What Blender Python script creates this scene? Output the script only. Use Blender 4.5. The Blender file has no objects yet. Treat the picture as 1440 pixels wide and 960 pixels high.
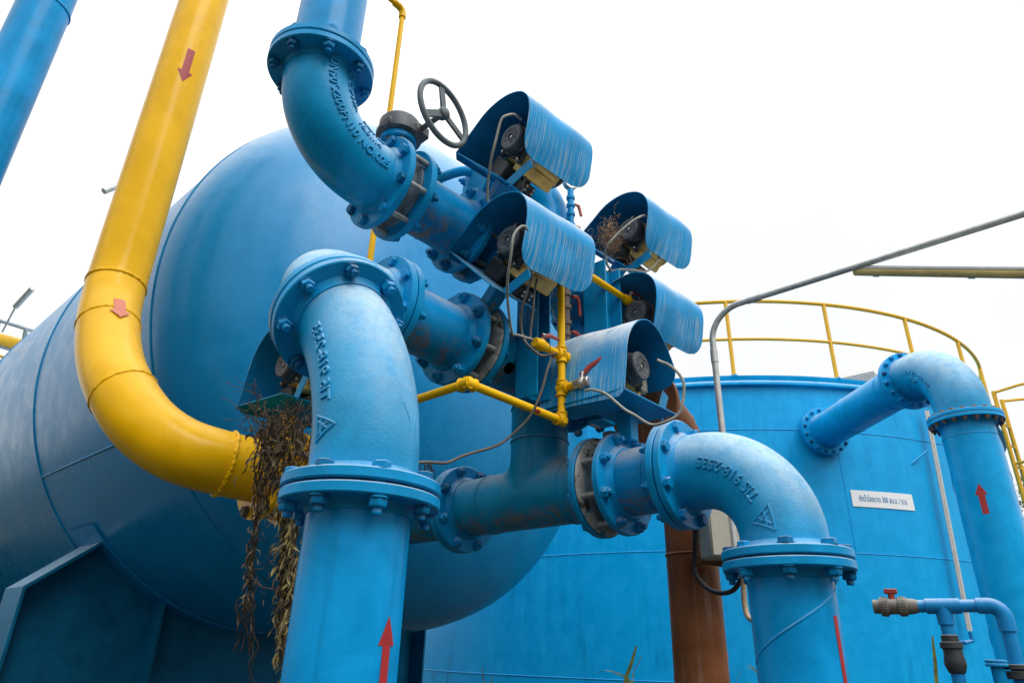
import bpy, math, random
import numpy as np
from mathutils import Vector, Matrix
R_ = math.radians
random.seed(7)
sc = bpy.context.scene
COL = sc.collection

# ------------------------------------------------------------------ camera frame
def nz(v):
    v = np.array(v, float); return v/np.linalg.norm(v)
cz = nz((60, 2080, -960)); cy_ = nz((-1150, -410, -960)); cy_ = nz(cy_-cz*(cy_@cz)); cx_ = np.cross(cy_, cz)
CM = np.stack([cx_, cy_, cz]); CAM = np.array([0, 0, 1.6])
GZ = 0.25                                   # ground height
def at(u, v, d):                            # photo pixel + real distance -> point in the place
    p = CAM + CM@np.array([(u-720)/960, (480-v)/960, -1.])*d
    return Vector(p)
cam = bpy.data.cameras.new('camera'); co = bpy.data.objects.new('camera', cam); COL.objects.link(co)
m4 = Matrix.Identity(4)
for i in range(3):
    for j in range(3): m4[i][j] = CM[i][j]
    m4[i][3] = CAM[i]
co.matrix_world = m4; cam.lens = 24; cam.sensor_width = 36; cam.clip_end = 2000; cam.clip_start = .05
sc.camera = co

# ------------------------------------------------------------------ materials
def lin(r, g, b):
    f = lambda c: c/12.92 if c <= .04045 else ((c+.055)/1.055)**2.4
    return (f(r/255), f(g/255), f(b/255), 1)
class NT:
    def __init__(s, name):
        s.m = bpy.data.materials.new(name); s.m.use_nodes = True; s.t = s.m.node_tree; s.t.nodes.clear()
        s.out = s.n('ShaderNodeOutputMaterial'); s.b = s.n('ShaderNodeBsdfPrincipled')
        s.l(s.b.outputs[0], s.out.inputs[0])
    def n(s, k, **kw):
        x = s.t.nodes.new(k)
        for a, v in kw.items(): setattr(x, a, v)
        return x
    def l(s, a, b): s.t.links.new(a, b)
    def val(s, sock, v):
        if hasattr(v, 'is_linked') or hasattr(v, 'links'): s.l(v, sock)
        else: sock.default_value = v
    def noise(s, vec, scale, detail=4, rough=.55, dist=0):
        x = s.n('ShaderNodeTexNoise'); s.l(vec, x.inputs['Vector']); x.inputs['Scale'].default_value = scale
        x.inputs['Detail'].default_value = detail; x.inputs['Roughness'].default_value = rough; x.inputs['Distortion'].default_value = dist
        return x.outputs['Fac']
    def ramp(s, fac, a, b, lo=0., hi=1.):
        x = s.n('ShaderNodeMapRange', interpolation_type='SMOOTHSTEP'); s.l(fac, x.inputs[0])
        x.inputs[1].default_value = a; x.inputs[2].default_value = b; x.inputs[3].default_value = lo; x.inputs[4].default_value = hi
        return x.outputs[0]
    def mix(s, fac, a, b):
        x = s.n('ShaderNodeMix', data_type='RGBA'); s.val(x.inputs[0], fac); s.val(x.inputs[6], a); s.val(x.inputs[7], b); return x.outputs[2]
    def math(s, op, a, b=0.):
        x = s.n('ShaderNodeMath', operation=op); s.val(x.inputs[0], a); s.val(x.inputs[1], b); return x.outputs[0]
    def scale(s, vec, sx, sy, sz):
        x = s.n('ShaderNodeMapping'); s.l(vec, x.inputs[0]); x.inputs['Scale'].default_value = (sx, sy, sz); return x.outputs[0]

def paint(name, base, rough=.35, dust_sheen=.5, dust_sheen_col=(.62, .66, .68, 1), rust=.0, var=.18, cast=0., streak=None, coat=.05,
          dlo=.1, dhi=.95, scuff=.0, chips=0., drips=0., streakamt=.6, belly=0., spec=.13, streakcol=(.50, .58, .60, 1), bumps=1.):
    """weathered enamel: colour patches, wipe streaks, dusty faces that look up with sky sheen painted in, rust specks, bump"""
    k = NT(name); tc = k.n('ShaderNodeTexCoord'); ob0 = tc.outputs['Object']
    oi = k.n('ShaderNodeObjectInfo'); va = k.n('ShaderNodeVectorMath', operation='ADD'); k.l(ob0, va.inputs[0]); k.l(k.math('MULTIPLY', oi.outputs['Random'], 37.), va.inputs[1]); ob = va.outputs[0]
    geo = k.n('ShaderNodeNewGeometry'); sep = k.n('ShaderNodeSeparateXYZ'); k.l(geo.outputs['Normal'], sep.inputs[0])
    dark = tuple(c*(1-var) for c in base[:3])+(1,); light = tuple(min(1, c*(1+var)+.004) for c in base[:3])+(1,)
    n1 = k.noise(ob, 5, 5, .6, .6); col = k.mix(k.ramp(n1, .3, .7), dark, light)
    n2 = k.noise(k.scale(ob, 22, 22, 1.6), 1, 3); col = k.mix(k.math('MULTIPLY', k.ramp(n2, .52, .75), .3), col, light)
    fine = k.noise(ob, 60, 3, .7)
    if drips > 0:
        dr_ = k.math('MULTIPLY', k.ramp(k.noise(k.scale(ob, 9, 9, .5), 1, 5, .7), .52, .68), k.ramp(k.noise(ob, 1.3, 4, .6), .42, .6))
        col = k.mix(k.math('MULTIPLY', dr_, drips), col, tuple(c*.45 for c in base[:3])+(1,))
    if streak:
        ns = k.noise(k.scale(ob, *streak), 1, 3, .75); mk = k.noise(ob, 4.5, 2)
        # drips start where the sheet turns down
        sm = k.math('MULTIPLY', k.ramp(ns, .51, .60), k.ramp(mk, .30, .5)); sm = k.math('MULTIPLY', sm, streakamt)
        if streak[0] > 100:
            so = k.n('ShaderNodeSeparateXYZ'); k.l(ob0, so.inputs[0]); wz_ = k.math('ADD', so.outputs['Z'], k.math('MULTIPLY', k.math('SUBTRACT', n1, .5), .12))
            sm = k.math('MULTIPLY', sm, k.ramp(wz_, .545, .47))
        col = k.mix(sm, col, streakcol)
    if scuff > 0:
        s1 = k.noise(k.scale(ob, 8, 30, 9), 1, 6, .75, 1.5); col = k.mix(k.math('MULTIPLY', k.ramp(s1, .6, .72), scuff), col, (.30, .23, .17, 1))
    dn = k.noise(ob, 14, 6, .7)
    up = k.ramp(sep.outputs['Z'], dlo, dhi); dm = k.math('MULTIPLY', up, k.ramp(dn, .3, .6, .55, 1.)); dm = k.math('MULTIPLY', dm, dust_sheen)  # upward faces: real dusting plus pale sky sheen painted into the colour
    gr = k.ramp(fine, .35, .65, .8, 1.); dm = k.math('MULTIPLY', dm, gr)
    dc = k.mix(k.ramp(k.noise(ob, 38, 5, .75), .5, .7, 0, .55), dust_sheen_col, (.55, .46, .36, 1)); col = k.mix(dm, col, dc)
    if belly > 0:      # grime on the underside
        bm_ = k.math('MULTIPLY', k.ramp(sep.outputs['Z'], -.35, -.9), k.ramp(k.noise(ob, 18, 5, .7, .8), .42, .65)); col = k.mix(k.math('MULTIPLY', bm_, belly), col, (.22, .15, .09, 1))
    rgh = k.math('ADD', k.math('MULTIPLY', dm, .45), k.ramp(n1, .3, .7, rough-.06, rough+.08))
    if rust > 0:
        rn = k.noise(ob, 26, 6, .72); rm = k.ramp(rn, .735-.12*rust, .80-.12*rust)
        col = k.mix(k.math('MULTIPLY', rm, .85), col, k.mix(fine, (.10, .035, .012, 1), (.33, .15, .05, 1))); rgh = k.math('MAXIMUM', rgh, k.math('MULTIPLY', rm, .85))
    if chips > 0:
        cn = k.n('ShaderNodeTexVoronoi'); k.l(ob, cn.inputs['Vector']); cn.inputs['Scale'].default_value = 9
        cm = k.ramp(cn.outputs['Distance'], .028*chips, .02*chips); col = k.mix(cm, col, (.10, .07, .05, 1))
    k.l(col, k.b.inputs['Base Color']); k.l(rgh, k.b.inputs['Roughness'])
    k.b.inputs['Coat Weight'].default_value = coat; k.b.inputs['Coat Roughness'].default_value = .22
    k.b.inputs['Specular IOR Level'].default_value = spec
    bp = k.n('ShaderNodeBump'); bp.inputs['Distance'].default_value = 1
    h = k.math('MULTIPLY', k.noise(ob, 9, 3), .0012*bumps)
    h = k.math('ADD', h, k.math('MULTIPLY', k.noise(ob, 150 if cast else 45, 3, .6), .0011*cast+.00022))
    k.l(h, bp.inputs['Height']); bp.inputs['Strength'].default_value = .8; k.l(bp.outputs[0], k.b.inputs['Normal'])
    return k.m
def plain(name, c, rough=.5, metal=0., var=.25, scale=30, dust_sheen=.15, spec=.5):
    k = NT(name); tc = k.n('ShaderNodeTexCoord'); n = k.noise(tc.outputs['Object'], scale, 5, .65)
    geo = k.n('ShaderNodeNewGeometry'); sep = k.n('ShaderNodeSeparateXYZ'); k.l(geo.outputs['Normal'], sep.inputs[0])
    col = k.mix(k.ramp(n, .3, .7), tuple(x*(1-var) for x in c[:3])+(1,), tuple(min(1, x*(1+var)) for x in c[:3])+(1,))
    col = k.mix(k.math('MULTIPLY', k.ramp(sep.outputs['Z'], .2, 1), dust_sheen), col, (.5, .48, .44, 1))
    k.l(col, k.b.inputs['Base Color']); k.b.inputs['Roughness'].default_value = rough; k.b.inputs['Metallic'].default_value = metal
    k.b.inputs['Specular IOR Level'].default_value = spec
    bp = k.n('ShaderNodeBump'); bp.inputs['Distance'].default_value = .001; bp.inputs['Strength'].default_value = .5
    k.l(n, bp.inputs['Height']); k.l(bp.outputs[0], k.b.inputs['Normal'])
    return k.m
BL = (.0, .275, .62)
M = {}
M['pipe'] = paint('blue_enamel', BL, .30, drips=.4, dust_sheen=.45, rust=.12, chips=.35)
M['cast'] = paint('blue_cast_iron', (.0, .28, .57), .31, dust_sheen=.72, dust_sheen_col=(.62, .73, .77, 1), cast=1., rust=.10, dlo=-.12, dhi=.75)
M['flange'] = paint('blue_flange', (.0, .265, .57), .36, dust_sheen=.6, rust=.35, cast=.4, scuff=.10)
M['grimy'] = paint('blue_dusty_pipe', (.0, .22, .42), .40, dust_sheen=.6, dust_sheen_col=(.42, .36, .29, 1), rust=.25, scuff=.35, belly=.8, cast=.2)
M['spool'] = paint('blue_spool', (.0, .23, .52), .36, dust_sheen=.7, dust_sheen_col=(.55, .50, .45, 1), rust=.2, scuff=.25, belly=.9)
M['bolt'] = paint('blue_bolt', (.0, .23, .52), .4, dust_sheen=.35, rust=.55, cast=.3)
M['rusty_bolt'] = paint('rusty_bolt', (.16, .13, .11), .7, dust_sheen=.3, rust=.8)
M['tank'] = paint('blue_vessel', (.0, .235, .53), .29, dust_sheen=.9, drips=.16, spec=.3, dust_sheen_col=(.66, .67, .66, 1), var=.05, streak=(26, 26, .6), streakamt=.12, streakcol=(.02, .33, .60, 1), chips=.25, dlo=.25, dhi=.95, bumps=2.)
M['big'] = paint('cyan_tank_wall', (.0, .345, .74), .40, dust_sheen=.1, drips=.45, var=.05, coat=.1, streak=(7, 7, .35), streakamt=.25, streakcol=(.01, .46, .82, 1), bumps=2.)
M['bigpipe'] = paint('cyan_pipe', (.0, .34, .72), .34, dust_sheen=.6, var=.10, dlo=.2)
M['hood'] = paint('hood_sheet', (.0, .27, .60), .42, dust_sheen=1., dust_sheen_col=(.80, .82, .82, 1), rust=.15, streak=(210, 4, 4), streakamt=.52, chips=0, dlo=.05, dhi=.9, coat=.05)
M['hood_inside'] = paint('hood_inside', (.0, .17, .38), .45, dust_sheen=.1, rust=.15)
M['steel'] = paint('blue_steel_channel', (.0, .22, .46), .4, dust_sheen=.35, rust=.2)
M['saddle'] = paint('blue_saddle_plate', (.0, .14, .28), .45, dust_sheen=.35, rust=.15)
M['yellow'] = paint('yellow_enamel', (.87, .475, .0), .26, drips=.25, dust_sheen=.06, dust_sheen_col=(.85, .78, .55, 1), var=.07, rust=.05, coat=.15, dlo=.2, dhi=1)
M['yellow_small'] = paint('yellow_gas_pipe', (.84, .47, .0), .38, dust_sheen=.2, dust_sheen_col=(.8, .7, .4, 1), var=.12, rust=.25)
M['yellow_rail'] = plain('yellow_railing', (.75, .42, .01), .4, dust_sheen=.1, var=.1)
M['gasket'] = plain('rubber_gasket', (.012, .016, .02), .8)
M['wafer'] = paint('worn_valve_body', (.13, .18, .22), .6, dust_sheen=.5, rust=.9, scuff=.6)
M['cream'] = paint('cream_valve_body', (.46, .47, .44), .6, dust_sheen=.1, rust=1.1, scuff=.6, var=.3)
def worn_ring():
    k = NT('cream_valve_body'); tc = k.n('ShaderNodeTexCoord'); ob = tc.outputs['Object']
    a = k.noise(ob, 30, 6, .7, .6); b_ = k.noise(ob, 12, 5, .65); c = k.noise(ob, 70, 4, .7)
    col = k.mix(k.ramp(a, .35, .65), (.42, .43, .40, 1), (.24, .25, .24, 1)); col = k.mix(k.ramp(b_, .56, .62), col, (.02, .16, .32, 1)); col = k.mix(k.ramp(c, .56, .66), col, (.16, .07, .03, 1)); col = k.mix(k.ramp(k.noise(ob, 22, 5), .58, .64), col, (.05, .035, .03, 1))
    k.l(col, k.b.inputs['Base Color']); k.b.inputs['Roughness'].default_value = .7
    bp = k.n('ShaderNodeBump'); bp.inputs['Distance'].default_value = .002; k.l(a, bp.inputs['Height']); k.l(bp.outputs[0], k.b.inputs['Normal']); return k.m
M['cream'] = worn_ring()
M['bolt_dark'] = paint('grimy_blue_bolt', (.0, .14, .32), .5, dust_sheen=.5, dust_sheen_col=(.4, .33, .26, 1), rust=.9, cast=.4)
M['grey_iron'] = plain('dark_grey_iron', (.075, .085, .095), .55, .2, var=.35, dust_sheen=.35)
M['wheel'] = paint('chipped_grey_wheel', (.13, .155, .17), .5, dust_sheen=.15, rust=.55, var=.3)
M['black'] = plain('black_plastic', (.022, .026, .03), .4, dust_sheen=.3)
M['knob'] = plain('charcoal_cap', (.06, .072, .085), .5, dust_sheen=.3)
M['ochre'] = plain('ochre_housing', (.70, .46, .13), .5, var=.3, dust_sheen=.3, scale=18)
M['glass'] = plain('hazy_sight_glass', (.32, .30, .24), .15, dust_sheen=.2)
M['zinc'] = plain('zinc_screw', (.55, .52, .47), .35, .8)
M['rod'] = plain('dull_tie_rod', (.28, .30, .30), .5, .5, dust_sheen=.3)
M['galv'] = plain('galvanised_conduit', (.52, .53, .52), .42, .3, var=.15, dust_sheen=.2)
M['greyrail'] = plain('grey_railing', (.30, .36, .40), .5, .2)
M['cable'] = plain('grey_cable', (.11, .095, .08), .6, dust_sheen=.3)
M['cable_light'] = plain('pale_grey_conduit', (.25, .25, .22), .55, dust_sheen=.4)
M['black_cable'] = plain('black_cable', (.012, .012, .014), .5)
M['beige_hose'] = plain('beige_hose', (.38, .27, .17), .6)
M['red'] = plain('red_paint', (.36, .018, .02), .5, var=.12, dust_sheen=.05)
M['red_faded'] = plain('faded_red_paint', (.58, .16, .09), .5, var=.1, dust_sheen=.05)
M['red_handle'] = plain('red_lever', (.27, .03, .02), .5, var=.4)
M['brown'] = paint('brown_primer', (.17, .060, .022), .42, dust_sheen=.5, dust_sheen_col=(.52, .30, .19, 1), var=.25, rust=.1, streak=(30, 30, 1), streakamt=.08)
M['box'] = plain('beige_cabinet', (.42, .40, .33), .5, var=.06)
M['white'] = plain('white_board', (.80, .82, .84), .45, var=.03, dust_sheen=.05)
M['signblue'] = plain('sign_lettering', (.01, .18, .42), .5, var=.05)
M['pvc'] = paint('blue_pvc', (.01, .22, .52), .35, dust_sheen=.5, var=.08, rust=0, dlo=.2)
M['grey_pvc'] = plain('grey_pvc', (.14, .13, .11), .55, var=.3, dust_sheen=.3)
M['dark_rubber'] = plain('black_check_valve', (.03, .035, .04), .6, dust_sheen=.4)
M['tube'] = plain('clear_level_tube', (.50, .50, .48), .3, var=.1)
M['lampbody'] = plain('lamp_housing', (.45, .46, .45), .45, .3, var=.1)
M['diffuser'] = plain('yellowed_diffuser', (.85, .62, .24), .35, var=.2, scale=6, dust_sheen=.0)
M['vine'] = plain('dried_stem', (.075, .052, .032), .9, var=.5, scale=60, dust_sheen=.1)
M['leaf'] = plain('dried_leaf', (.15, .108, .064), .9, var=.6, scale=18, dust_sheen=.1)
M['leafy'] = plain('dried_yellow_leaf', (.34, .27, .10), .85, var=.5, scale=18, dust_sheen=.1)
M['straw'] = plain('straw', (.36, .22, .12), .9, var=.5, scale=60)
M['grass'] = plain('grass_blade', (.22, .24, .05), .7, var=.3)
M['green'] = plain('tree_leaf', (.075, .085, .03), .7, var=.5, scale=9)
M['bark'] = plain('bark', (.09, .07, .05), .9)
M['hole'] = plain('open_socket', (.001, .001, .001), 1, dust_sheen=0, spec=0)
M['block_ring'] = plain('block_ring_earth', (.05, .05, .025), .95, var=.5, scale=3, dust_sheen=0)
def ground_mat():
    k = NT('ground'); tc = k.n('ShaderNodeTexCoord'); ob = tc.outputs['Object']
    a = k.noise(ob, .6, 8, .65); b = k.noise(ob, 40, 4)
    col = k.mix(k.ramp(a, .4, .6), (.02, .022, .015, 1), (.035, .035, .028, 1)); col = k.mix(k.ramp(b, .55, .7, 0, .4), col, (.16, .15, .13, 1))
    k.l(col, k.b.inputs['Base Color']); k.b.inputs['Roughness'].default_value = .95; return k.m
M['ground'] = ground_mat()

# ------------------------------------------------------------------ mesh builder
def frame(n, up=None):
    n = Vector(n).normalized(); u = Vector(up) if up is not None else (Vector((0, 0, 1)) if abs(n.z) < .9 else Vector((0, 1, 0)))
    x = u - n*u.dot(n)
    if x.length < 1e-6: x = Vector((1, 0, 0)) - n*n.x
    x.normalize(); return x, n.cross(x), n
class MB:
    def __init__(s): s.v = []; s.f = []
    def add(s, vs, fs):
        o = len(s.v); s.v += [Vector(v) for v in vs]; s.f += [tuple(i+o for i in f) for f in fs]; return s
    def lathe(s, c, n, prof, seg=40, close=True):
        x, y, z = frame(n); c = Vector(c); vs = []; fs = []
        for r, h in prof:
            for i in range(seg):
                a = 2*math.pi*i/seg; vs.append(c+(x*math.cos(a)+y*math.sin(a))*r+z*h)
        k = len(prof)
        for j in range(k-1):
            for i in range(seg):
                i2 = (i+1) % seg; fs.append((j*seg+i, j*seg+i2, (j+1)*seg+i2, (j+1)*seg+i))
        if close:
            fs.append(tuple(range(seg-1, -1, -1))); fs.append(tuple((k-1)*seg+i for i in range(seg)))
        return s.add(vs, fs)
    def cyl(s, a, b, r, seg=24, r2=None):
        a = Vector(a); b = Vector(b); d = b-a
        return s.lathe(a, d, [(r, 0), (r if r2 is None else r2, d.length)], seg)
    def disc(s, c, n, r, h, seg=48, ch=.0025):
        """flat round plate from c along n, chamfered"""
        return s.lathe(c, n, [(r-ch, 0), (r, ch), (r, h-ch), (r-ch, h)], seg)
    def ring(s, c, n, R, r, seg=40, k=8):
        x, y, z = frame(n); c = Vector(c); vs = []; fs = []
        for i in range(seg):
            a = 2*math.pi*i/seg; d = x*math.cos(a)+y*math.sin(a)
            for j in range(k):
                b = 2*math.pi*j/k; vs.append(c+d*(R+r*math.cos(b))+z*r*math.sin(b))
        for i in range(seg):
            for j in range(k): fs.append((i*k+j, ((i+1) % seg)*k+j, ((i+1) % seg)*k+(j+1) % k, i*k+(j+1) % k))
        return s.add(vs, fs)
    def tube(s, pts, r, seg=16, cap=True, flat=1.):
        pts = [Vector(p) for p in pts]; n = len(pts); rs = r if hasattr(r, '__len__') else [r]*n
        T = []
        for i in range(n):
            t = pts[min(i+1, n-1)]-pts[max(i-1, 0)]; T.append(t.normalized() if t.length > 1e-9 else Vector((0, 0, 1)))
        x, y, _ = frame(T[0]); vs = []; fs = []
        for i in range(n):
            x = (x - T[i]*x.dot(T[i])).normalized(); y = T[i].cross(x)
            for j in range(seg):
                a = 2*math.pi*j/seg; vs.append(pts[i]+x*math.cos(a)*rs[i]+y*math.sin(a)*rs[i]*flat)
        for i in range(n-1):
            for j in range(seg): j2 = (j+1) % seg; fs.append((i*seg+j, i*seg+j2, (i+1)*seg+j2, (i+1)*seg+j))
        if cap: fs.append(tuple(range(seg-1, -1, -1))); fs.append(tuple((n-1)*seg+j for j in range(seg)))
        return s.add(vs, fs)
    def box(s, c, ax, ay, az, hx, hy, hz, bev=.0):
        c = Vector(c); ax = Vector(ax).normalized(); ay = Vector(ay).normalized(); az = Vector(az).normalized()
        b = min(bev, hx*.9, hy*.9, hz*.9)
        vs = []; key = {}
        for sx in (-1, 1):
            for sy in (-1, 1):
                for sz in (-1, 1):
                    for k in range(3):
                        d = [hx, hy, hz]
                        if b > 0: d = [q-b if i != k else q for i, q in enumerate(d)]
                        key[(sx, sy, sz, k)] = len(vs); vs.append(c+ax*sx*d[0]+ay*sy*d[1]+az*sz*d[2])
                        if b <= 0: break
        fs = []
        if b <= 0:
            K = lambda x, y, z: key[(x, y, z, 0)]
            fs = [(K(-1,-1,-1),K(-1,-1,1),K(-1,1,1),K(-1,1,-1)), (K(1,-1,-1),K(1,1,-1),K(1,1,1),K(1,-1,1)), (K(-1,-1,-1),K(1,-1,-1),K(1,-1,1),K(-1,-1,1)),
                  (K(-1,1,-1),K(-1,1,1),K(1,1,1),K(1,1,-1)), (K(-1,-1,-1),K(-1,1,-1),K(1,1,-1),K(1,-1,-1)), (K(-1,-1,1),K(1,-1,1),K(1,1,1),K(-1,1,1))]
        else:
            def g(sg, k): return key[(sg[0], sg[1], sg[2], k)]
            for k in range(3):
                i, j = [q for q in range(3) if q != k]
                for sk in (-1, 1):
                    q = []
                    for a, bb in ((-1, -1), (1, -1), (1, 1), (-1, 1)):
                        sg = [0, 0, 0]; sg[k] = sk; sg[i] = a; sg[j] = bb; q.append(g(sg, k))
                    fs.append(tuple(q))
            for k in range(3):      # edge strips along axis k
                i, j = [q for q in range(3) if q != k]
                for a in (-1, 1):
                    for bb in (-1, 1):
                        s1 = [0]*3; s1[i] = a; s1[j] = bb; s2 = list(s1); s1[k] = -1; s2[k] = 1
                        fs.append((g(s1, i), g(s2, i), g(s2, j), g(s1, j)))
            for sx in (-1, 1):
                for sy in (-1, 1):
                    for sz in (-1, 1): fs.append(tuple(g((sx, sy, sz), k) for k in range(3)))
        return s.add(vs, fs)
    def abox(s, x0, x1, y0, y1, z0, z1, bev=0.):
        return s.box(((x0+x1)/2, (y0+y1)/2, (z0+z1)/2), (1,0,0), (0,1,0), (0,0,1), abs(x1-x0)/2, abs(y1-y0)/2, abs(z1-z0)/2, bev)
    def bar(s, a, b, w, h, up=(0, 0, 1), bev=.002):
        a = Vector(a); b = Vector(b); x, y, z = frame(b-a, up); return s.box((a+b)/2, z, y, x, (b-a).length/2, w/2, h/2, bev)
    def prism(s, poly, n_off):
        """closed 3D polygon extruded by the vector n_off"""
        n = len(poly); vs = [Vector(p) for p in poly]+[Vector(p)+Vector(n_off) for p in poly]
        fs = [tuple(range(n)), tuple(range(2*n-1, n-1, -1))]+[(i, i+n, (i+1) % n+n, (i+1) % n) for i in range(n)]
        return s.add(vs, fs)
    def hexn(s, c, n, r, h, rot=0):
        x, y, z = frame(n); c = Vector(c); prof = [(r, 0), (r, h*.82), (r*.86, h)]
        vs = []; fs = []
        for rr, hh in prof:
            for i in range(6):
                a = rot+math.pi/3*i; vs.append(c+(x*math.cos(a)+y*math.sin(a))*rr+z*hh)
        for j in range(2):
            for i in range(6): fs.append((j*6+i, j*6+(i+1) % 6, (j+1)*6+(i+1) % 6, (j+1)*6+i))
        fs.append((5, 4, 3, 2, 1, 0)); fs.append(tuple(range(12, 18)))
        return s.add(vs, fs)
    def mesh(s, name, mat, inv=None, angle=38):
        me = bpy.data.meshes.new(name)
        vs = [inv@v for v in s.v] if inv is not None else s.v
        me.from_pydata([tuple(v) for v in vs], [], s.f)
        import bmesh
        b = bmesh.new(); b.from_mesh(me); bmesh.ops.recalc_face_normals(b, faces=b.faces); b.to_mesh(me); b.free()
        me.polygons.foreach_set('use_smooth', [True]*len(me.polygons)); me.set_sharp_from_angle(angle=R_(angle))
        if mat: me.materials.append(M[mat])
        me.update(); return me
MW = {}     # world matrices of the empties
def thing(name, label, cat, loc=(0, 0, 0), rot=None, group=None):
    o = bpy.data.objects.new(name, None); COL.objects.link(o); o.empty_display_size = .1
    m = Matrix.Translation(Vector(loc))
    if rot is not None: m = m @ rot.to_4x4()
    o.matrix_world = m; MW[o.name] = m
    o['label'] = label; o['category'] = cat
    if group: o['group'] = group
    return o
def part(name, mb, mat, parent, label=None, angle=38, local=False, kind=None):
    root = parent
    while root.parent: root = root.parent
    me = mb.mesh(name, mat, None if local else MW[root.name].inverted(), angle)
    o = bpy.data.objects.new(name, me); COL.objects.link(o); o.parent = parent
    if label: o['label'] = label
    if kind: o['kind'] = kind
    return o
def solo(name, mb, mat, label=None, cat=None, group=None, kind=None, angle=38, loc=(0, 0, 0)):
    me = mb.mesh(name, mat, Matrix.Translation(-Vector(loc)), angle); o = bpy.data.objects.new(name, me); COL.objects.link(o); o.location = loc
    if label: o['label'] = label
    if cat: o['category'] = cat
    if group: o['group'] = group
    if kind: o['kind'] = kind
    return o

# ------------------------------------------------------------------ bolts, flanges
BM = {}
def bolt_mesh(g, s, mat):
    """through bolt along z, joint thickness g; hex head below, nut, washer and thread end above"""
    key = (round(g, 4), s, mat)
    if key not in BM:
        b = MB(); h = g/2
        b.lathe((0, 0, h), (0, 0, 1), [(.021*s, 0), (.021*s, .003*s)], 16); b.lathe((0, 0, -h), (0, 0, -1), [(.021*s, 0), (.021*s, .003*s)], 16)
        b.hexn((0, 0, h+.003*s), (0, 0, 1), .0185*s, .016*s, .3); b.hexn((0, 0, -h-.003*s), (0, 0, -1), .0185*s, .013*s, .9)
        z = h+.018*s
        b.lathe((0, 0, z), (0, 0, 1), [(.0098*s, 0), (.0098*s, .004*s), (.0088*s, .005*s), (.0098*s, .006*s), (.0088*s, .0075*s), (.0098*s, .009*s), (.0085*s, .014*s)], 12)
        b.lathe((0, 0, -h), (0, 0, 1), [(.010*s, -.002), (.010*s, g+.002)], 12)
        me = b.mesh('bolt', mat)
        if g > .06:
            me.materials.append(M['rod'])
            for p in list(me.polygons)[-14:]: p.material_index = 1
        BM[key] = me
    return BM[key]
def bolts(parent, c, n, rb=.1475, num=8, g=.05, s=1., mat='bolt', ph=None, flip=False, skip=()):
    x, y, z = frame(n); c = Vector(c)
    root = parent
    while root.parent: root = root.parent
    inv = MW[root.name].inverted()
    for i in range(num):
        if i in skip: continue
        a = 2*math.pi*(i+.5)/num if ph is None else ph+2*math.pi*i/num
        p = c+(x*math.cos(a)+y*math.sin(a))*rb; zz = -z if flip else z
        xx, yy, _ = frame(zz); r = random.uniform(0, 1.)
        m = Matrix((xx, yy, zz)).transposed().to_4x4(); m = Matrix.Translation(p+zz*random.uniform(-.0015, .0015)) @ m @ Matrix.Rotation(r, 4, 'Z')
        mk_ = mat if mat != 'bolt' else random.choices(['bolt', 'bolt_dark'], [.66, .34])[0]; me = bolt_mesh(g, s*random.choice((.95, 1., 1.06)), mk_)
        o = bpy.data.objects.new('bolt', me); COL.objects.link(o); o.parent = parent; o.matrix_local = inv@m
        if mk_ == 'rusty_bolt': o['label'] = 'rusty bolt'
def flange(parent, c, n, mat='flange', r=.17, h=.024, hub=.118, hubh=.02):
    """plate whose sealing face is at c; body extends along n; hub weld behind"""
    b = MB(); n = Vector(n).normalized()
    b.lathe(c, n, [(.125*r/.17, -.0018), (.132*r/.17, -.0018), (.134*r/.17, 0), (r-.003, 0), (r, .003), (r, h-.003), (r-.003, h), (hub+.012, h+.001), (hub+.004, h+hubh*.45), (hub, h+hubh)], 56)
    return part('flange', b, mat, parent)
def gasket(parent, c, n, r=.135, h=.005):
    b = MB(); b.lathe(Vector(c)-Vector(n).normalized()*h/2, n, [(r, 0), (r, h)], 40); return part('gasket', b, 'gasket', parent)
def arc_pts(K, a, b, L1, L2, Rb, n=28):
    """centre line from K+a*L1 round a corner of radius Rb to K+b*L2"""
    K = Vector(K); a = Vector(a).normalized(); b = Vector(b).normalized()
    ang = math.acos(max(-1, min(1, -a.dot(b)))); t = Rb*math.tan(ang/2); P0 = K+a*t; P1 = K+b*t
    n_in = ((a+b).normalized()); O = K+n_in*(Rb/math.cos(ang/2)); pts = [K+a*L1] if L1 > t+1e-4 else []
    e0 = (P0-O).normalized(); ax = e0.cross((P1-O).normalized()).normalized()
    for i in range(n+1):
        th = ang*i/n; pts.append(O+Matrix.Rotation(th, 3, ax)@e0*Rb)
    if L2 > t+1e-4: pts.append(K+b*L2)
    return pts, O, e0, ax, ang
def text_mesh(body, size=1., extrude=0., bevel=0.):
    cu = bpy.data.curves.new('txt', 'FONT'); cu.body = body; cu.size = size; cu.extrude = extrude; cu.bevel_depth = bevel; cu.resolution_u = 4
    cu.align_x = 'LEFT'; o = bpy.data.objects.new('txt', cu); COL.objects.link(o); bpy.context.view_layer.update()
    me = bpy.data.meshes.new_from_object(o.evaluated_get(bpy.context.evaluated_depsgraph_get()))
    vs = [v.co.copy() for v in me.vertices]; fs = [tuple(p.vertices) for p in me.polygons]
    bpy.data.objects.remove(o); bpy.data.curves.remove(cu); bpy.data.meshes.remove(me); return vs, fs
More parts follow.
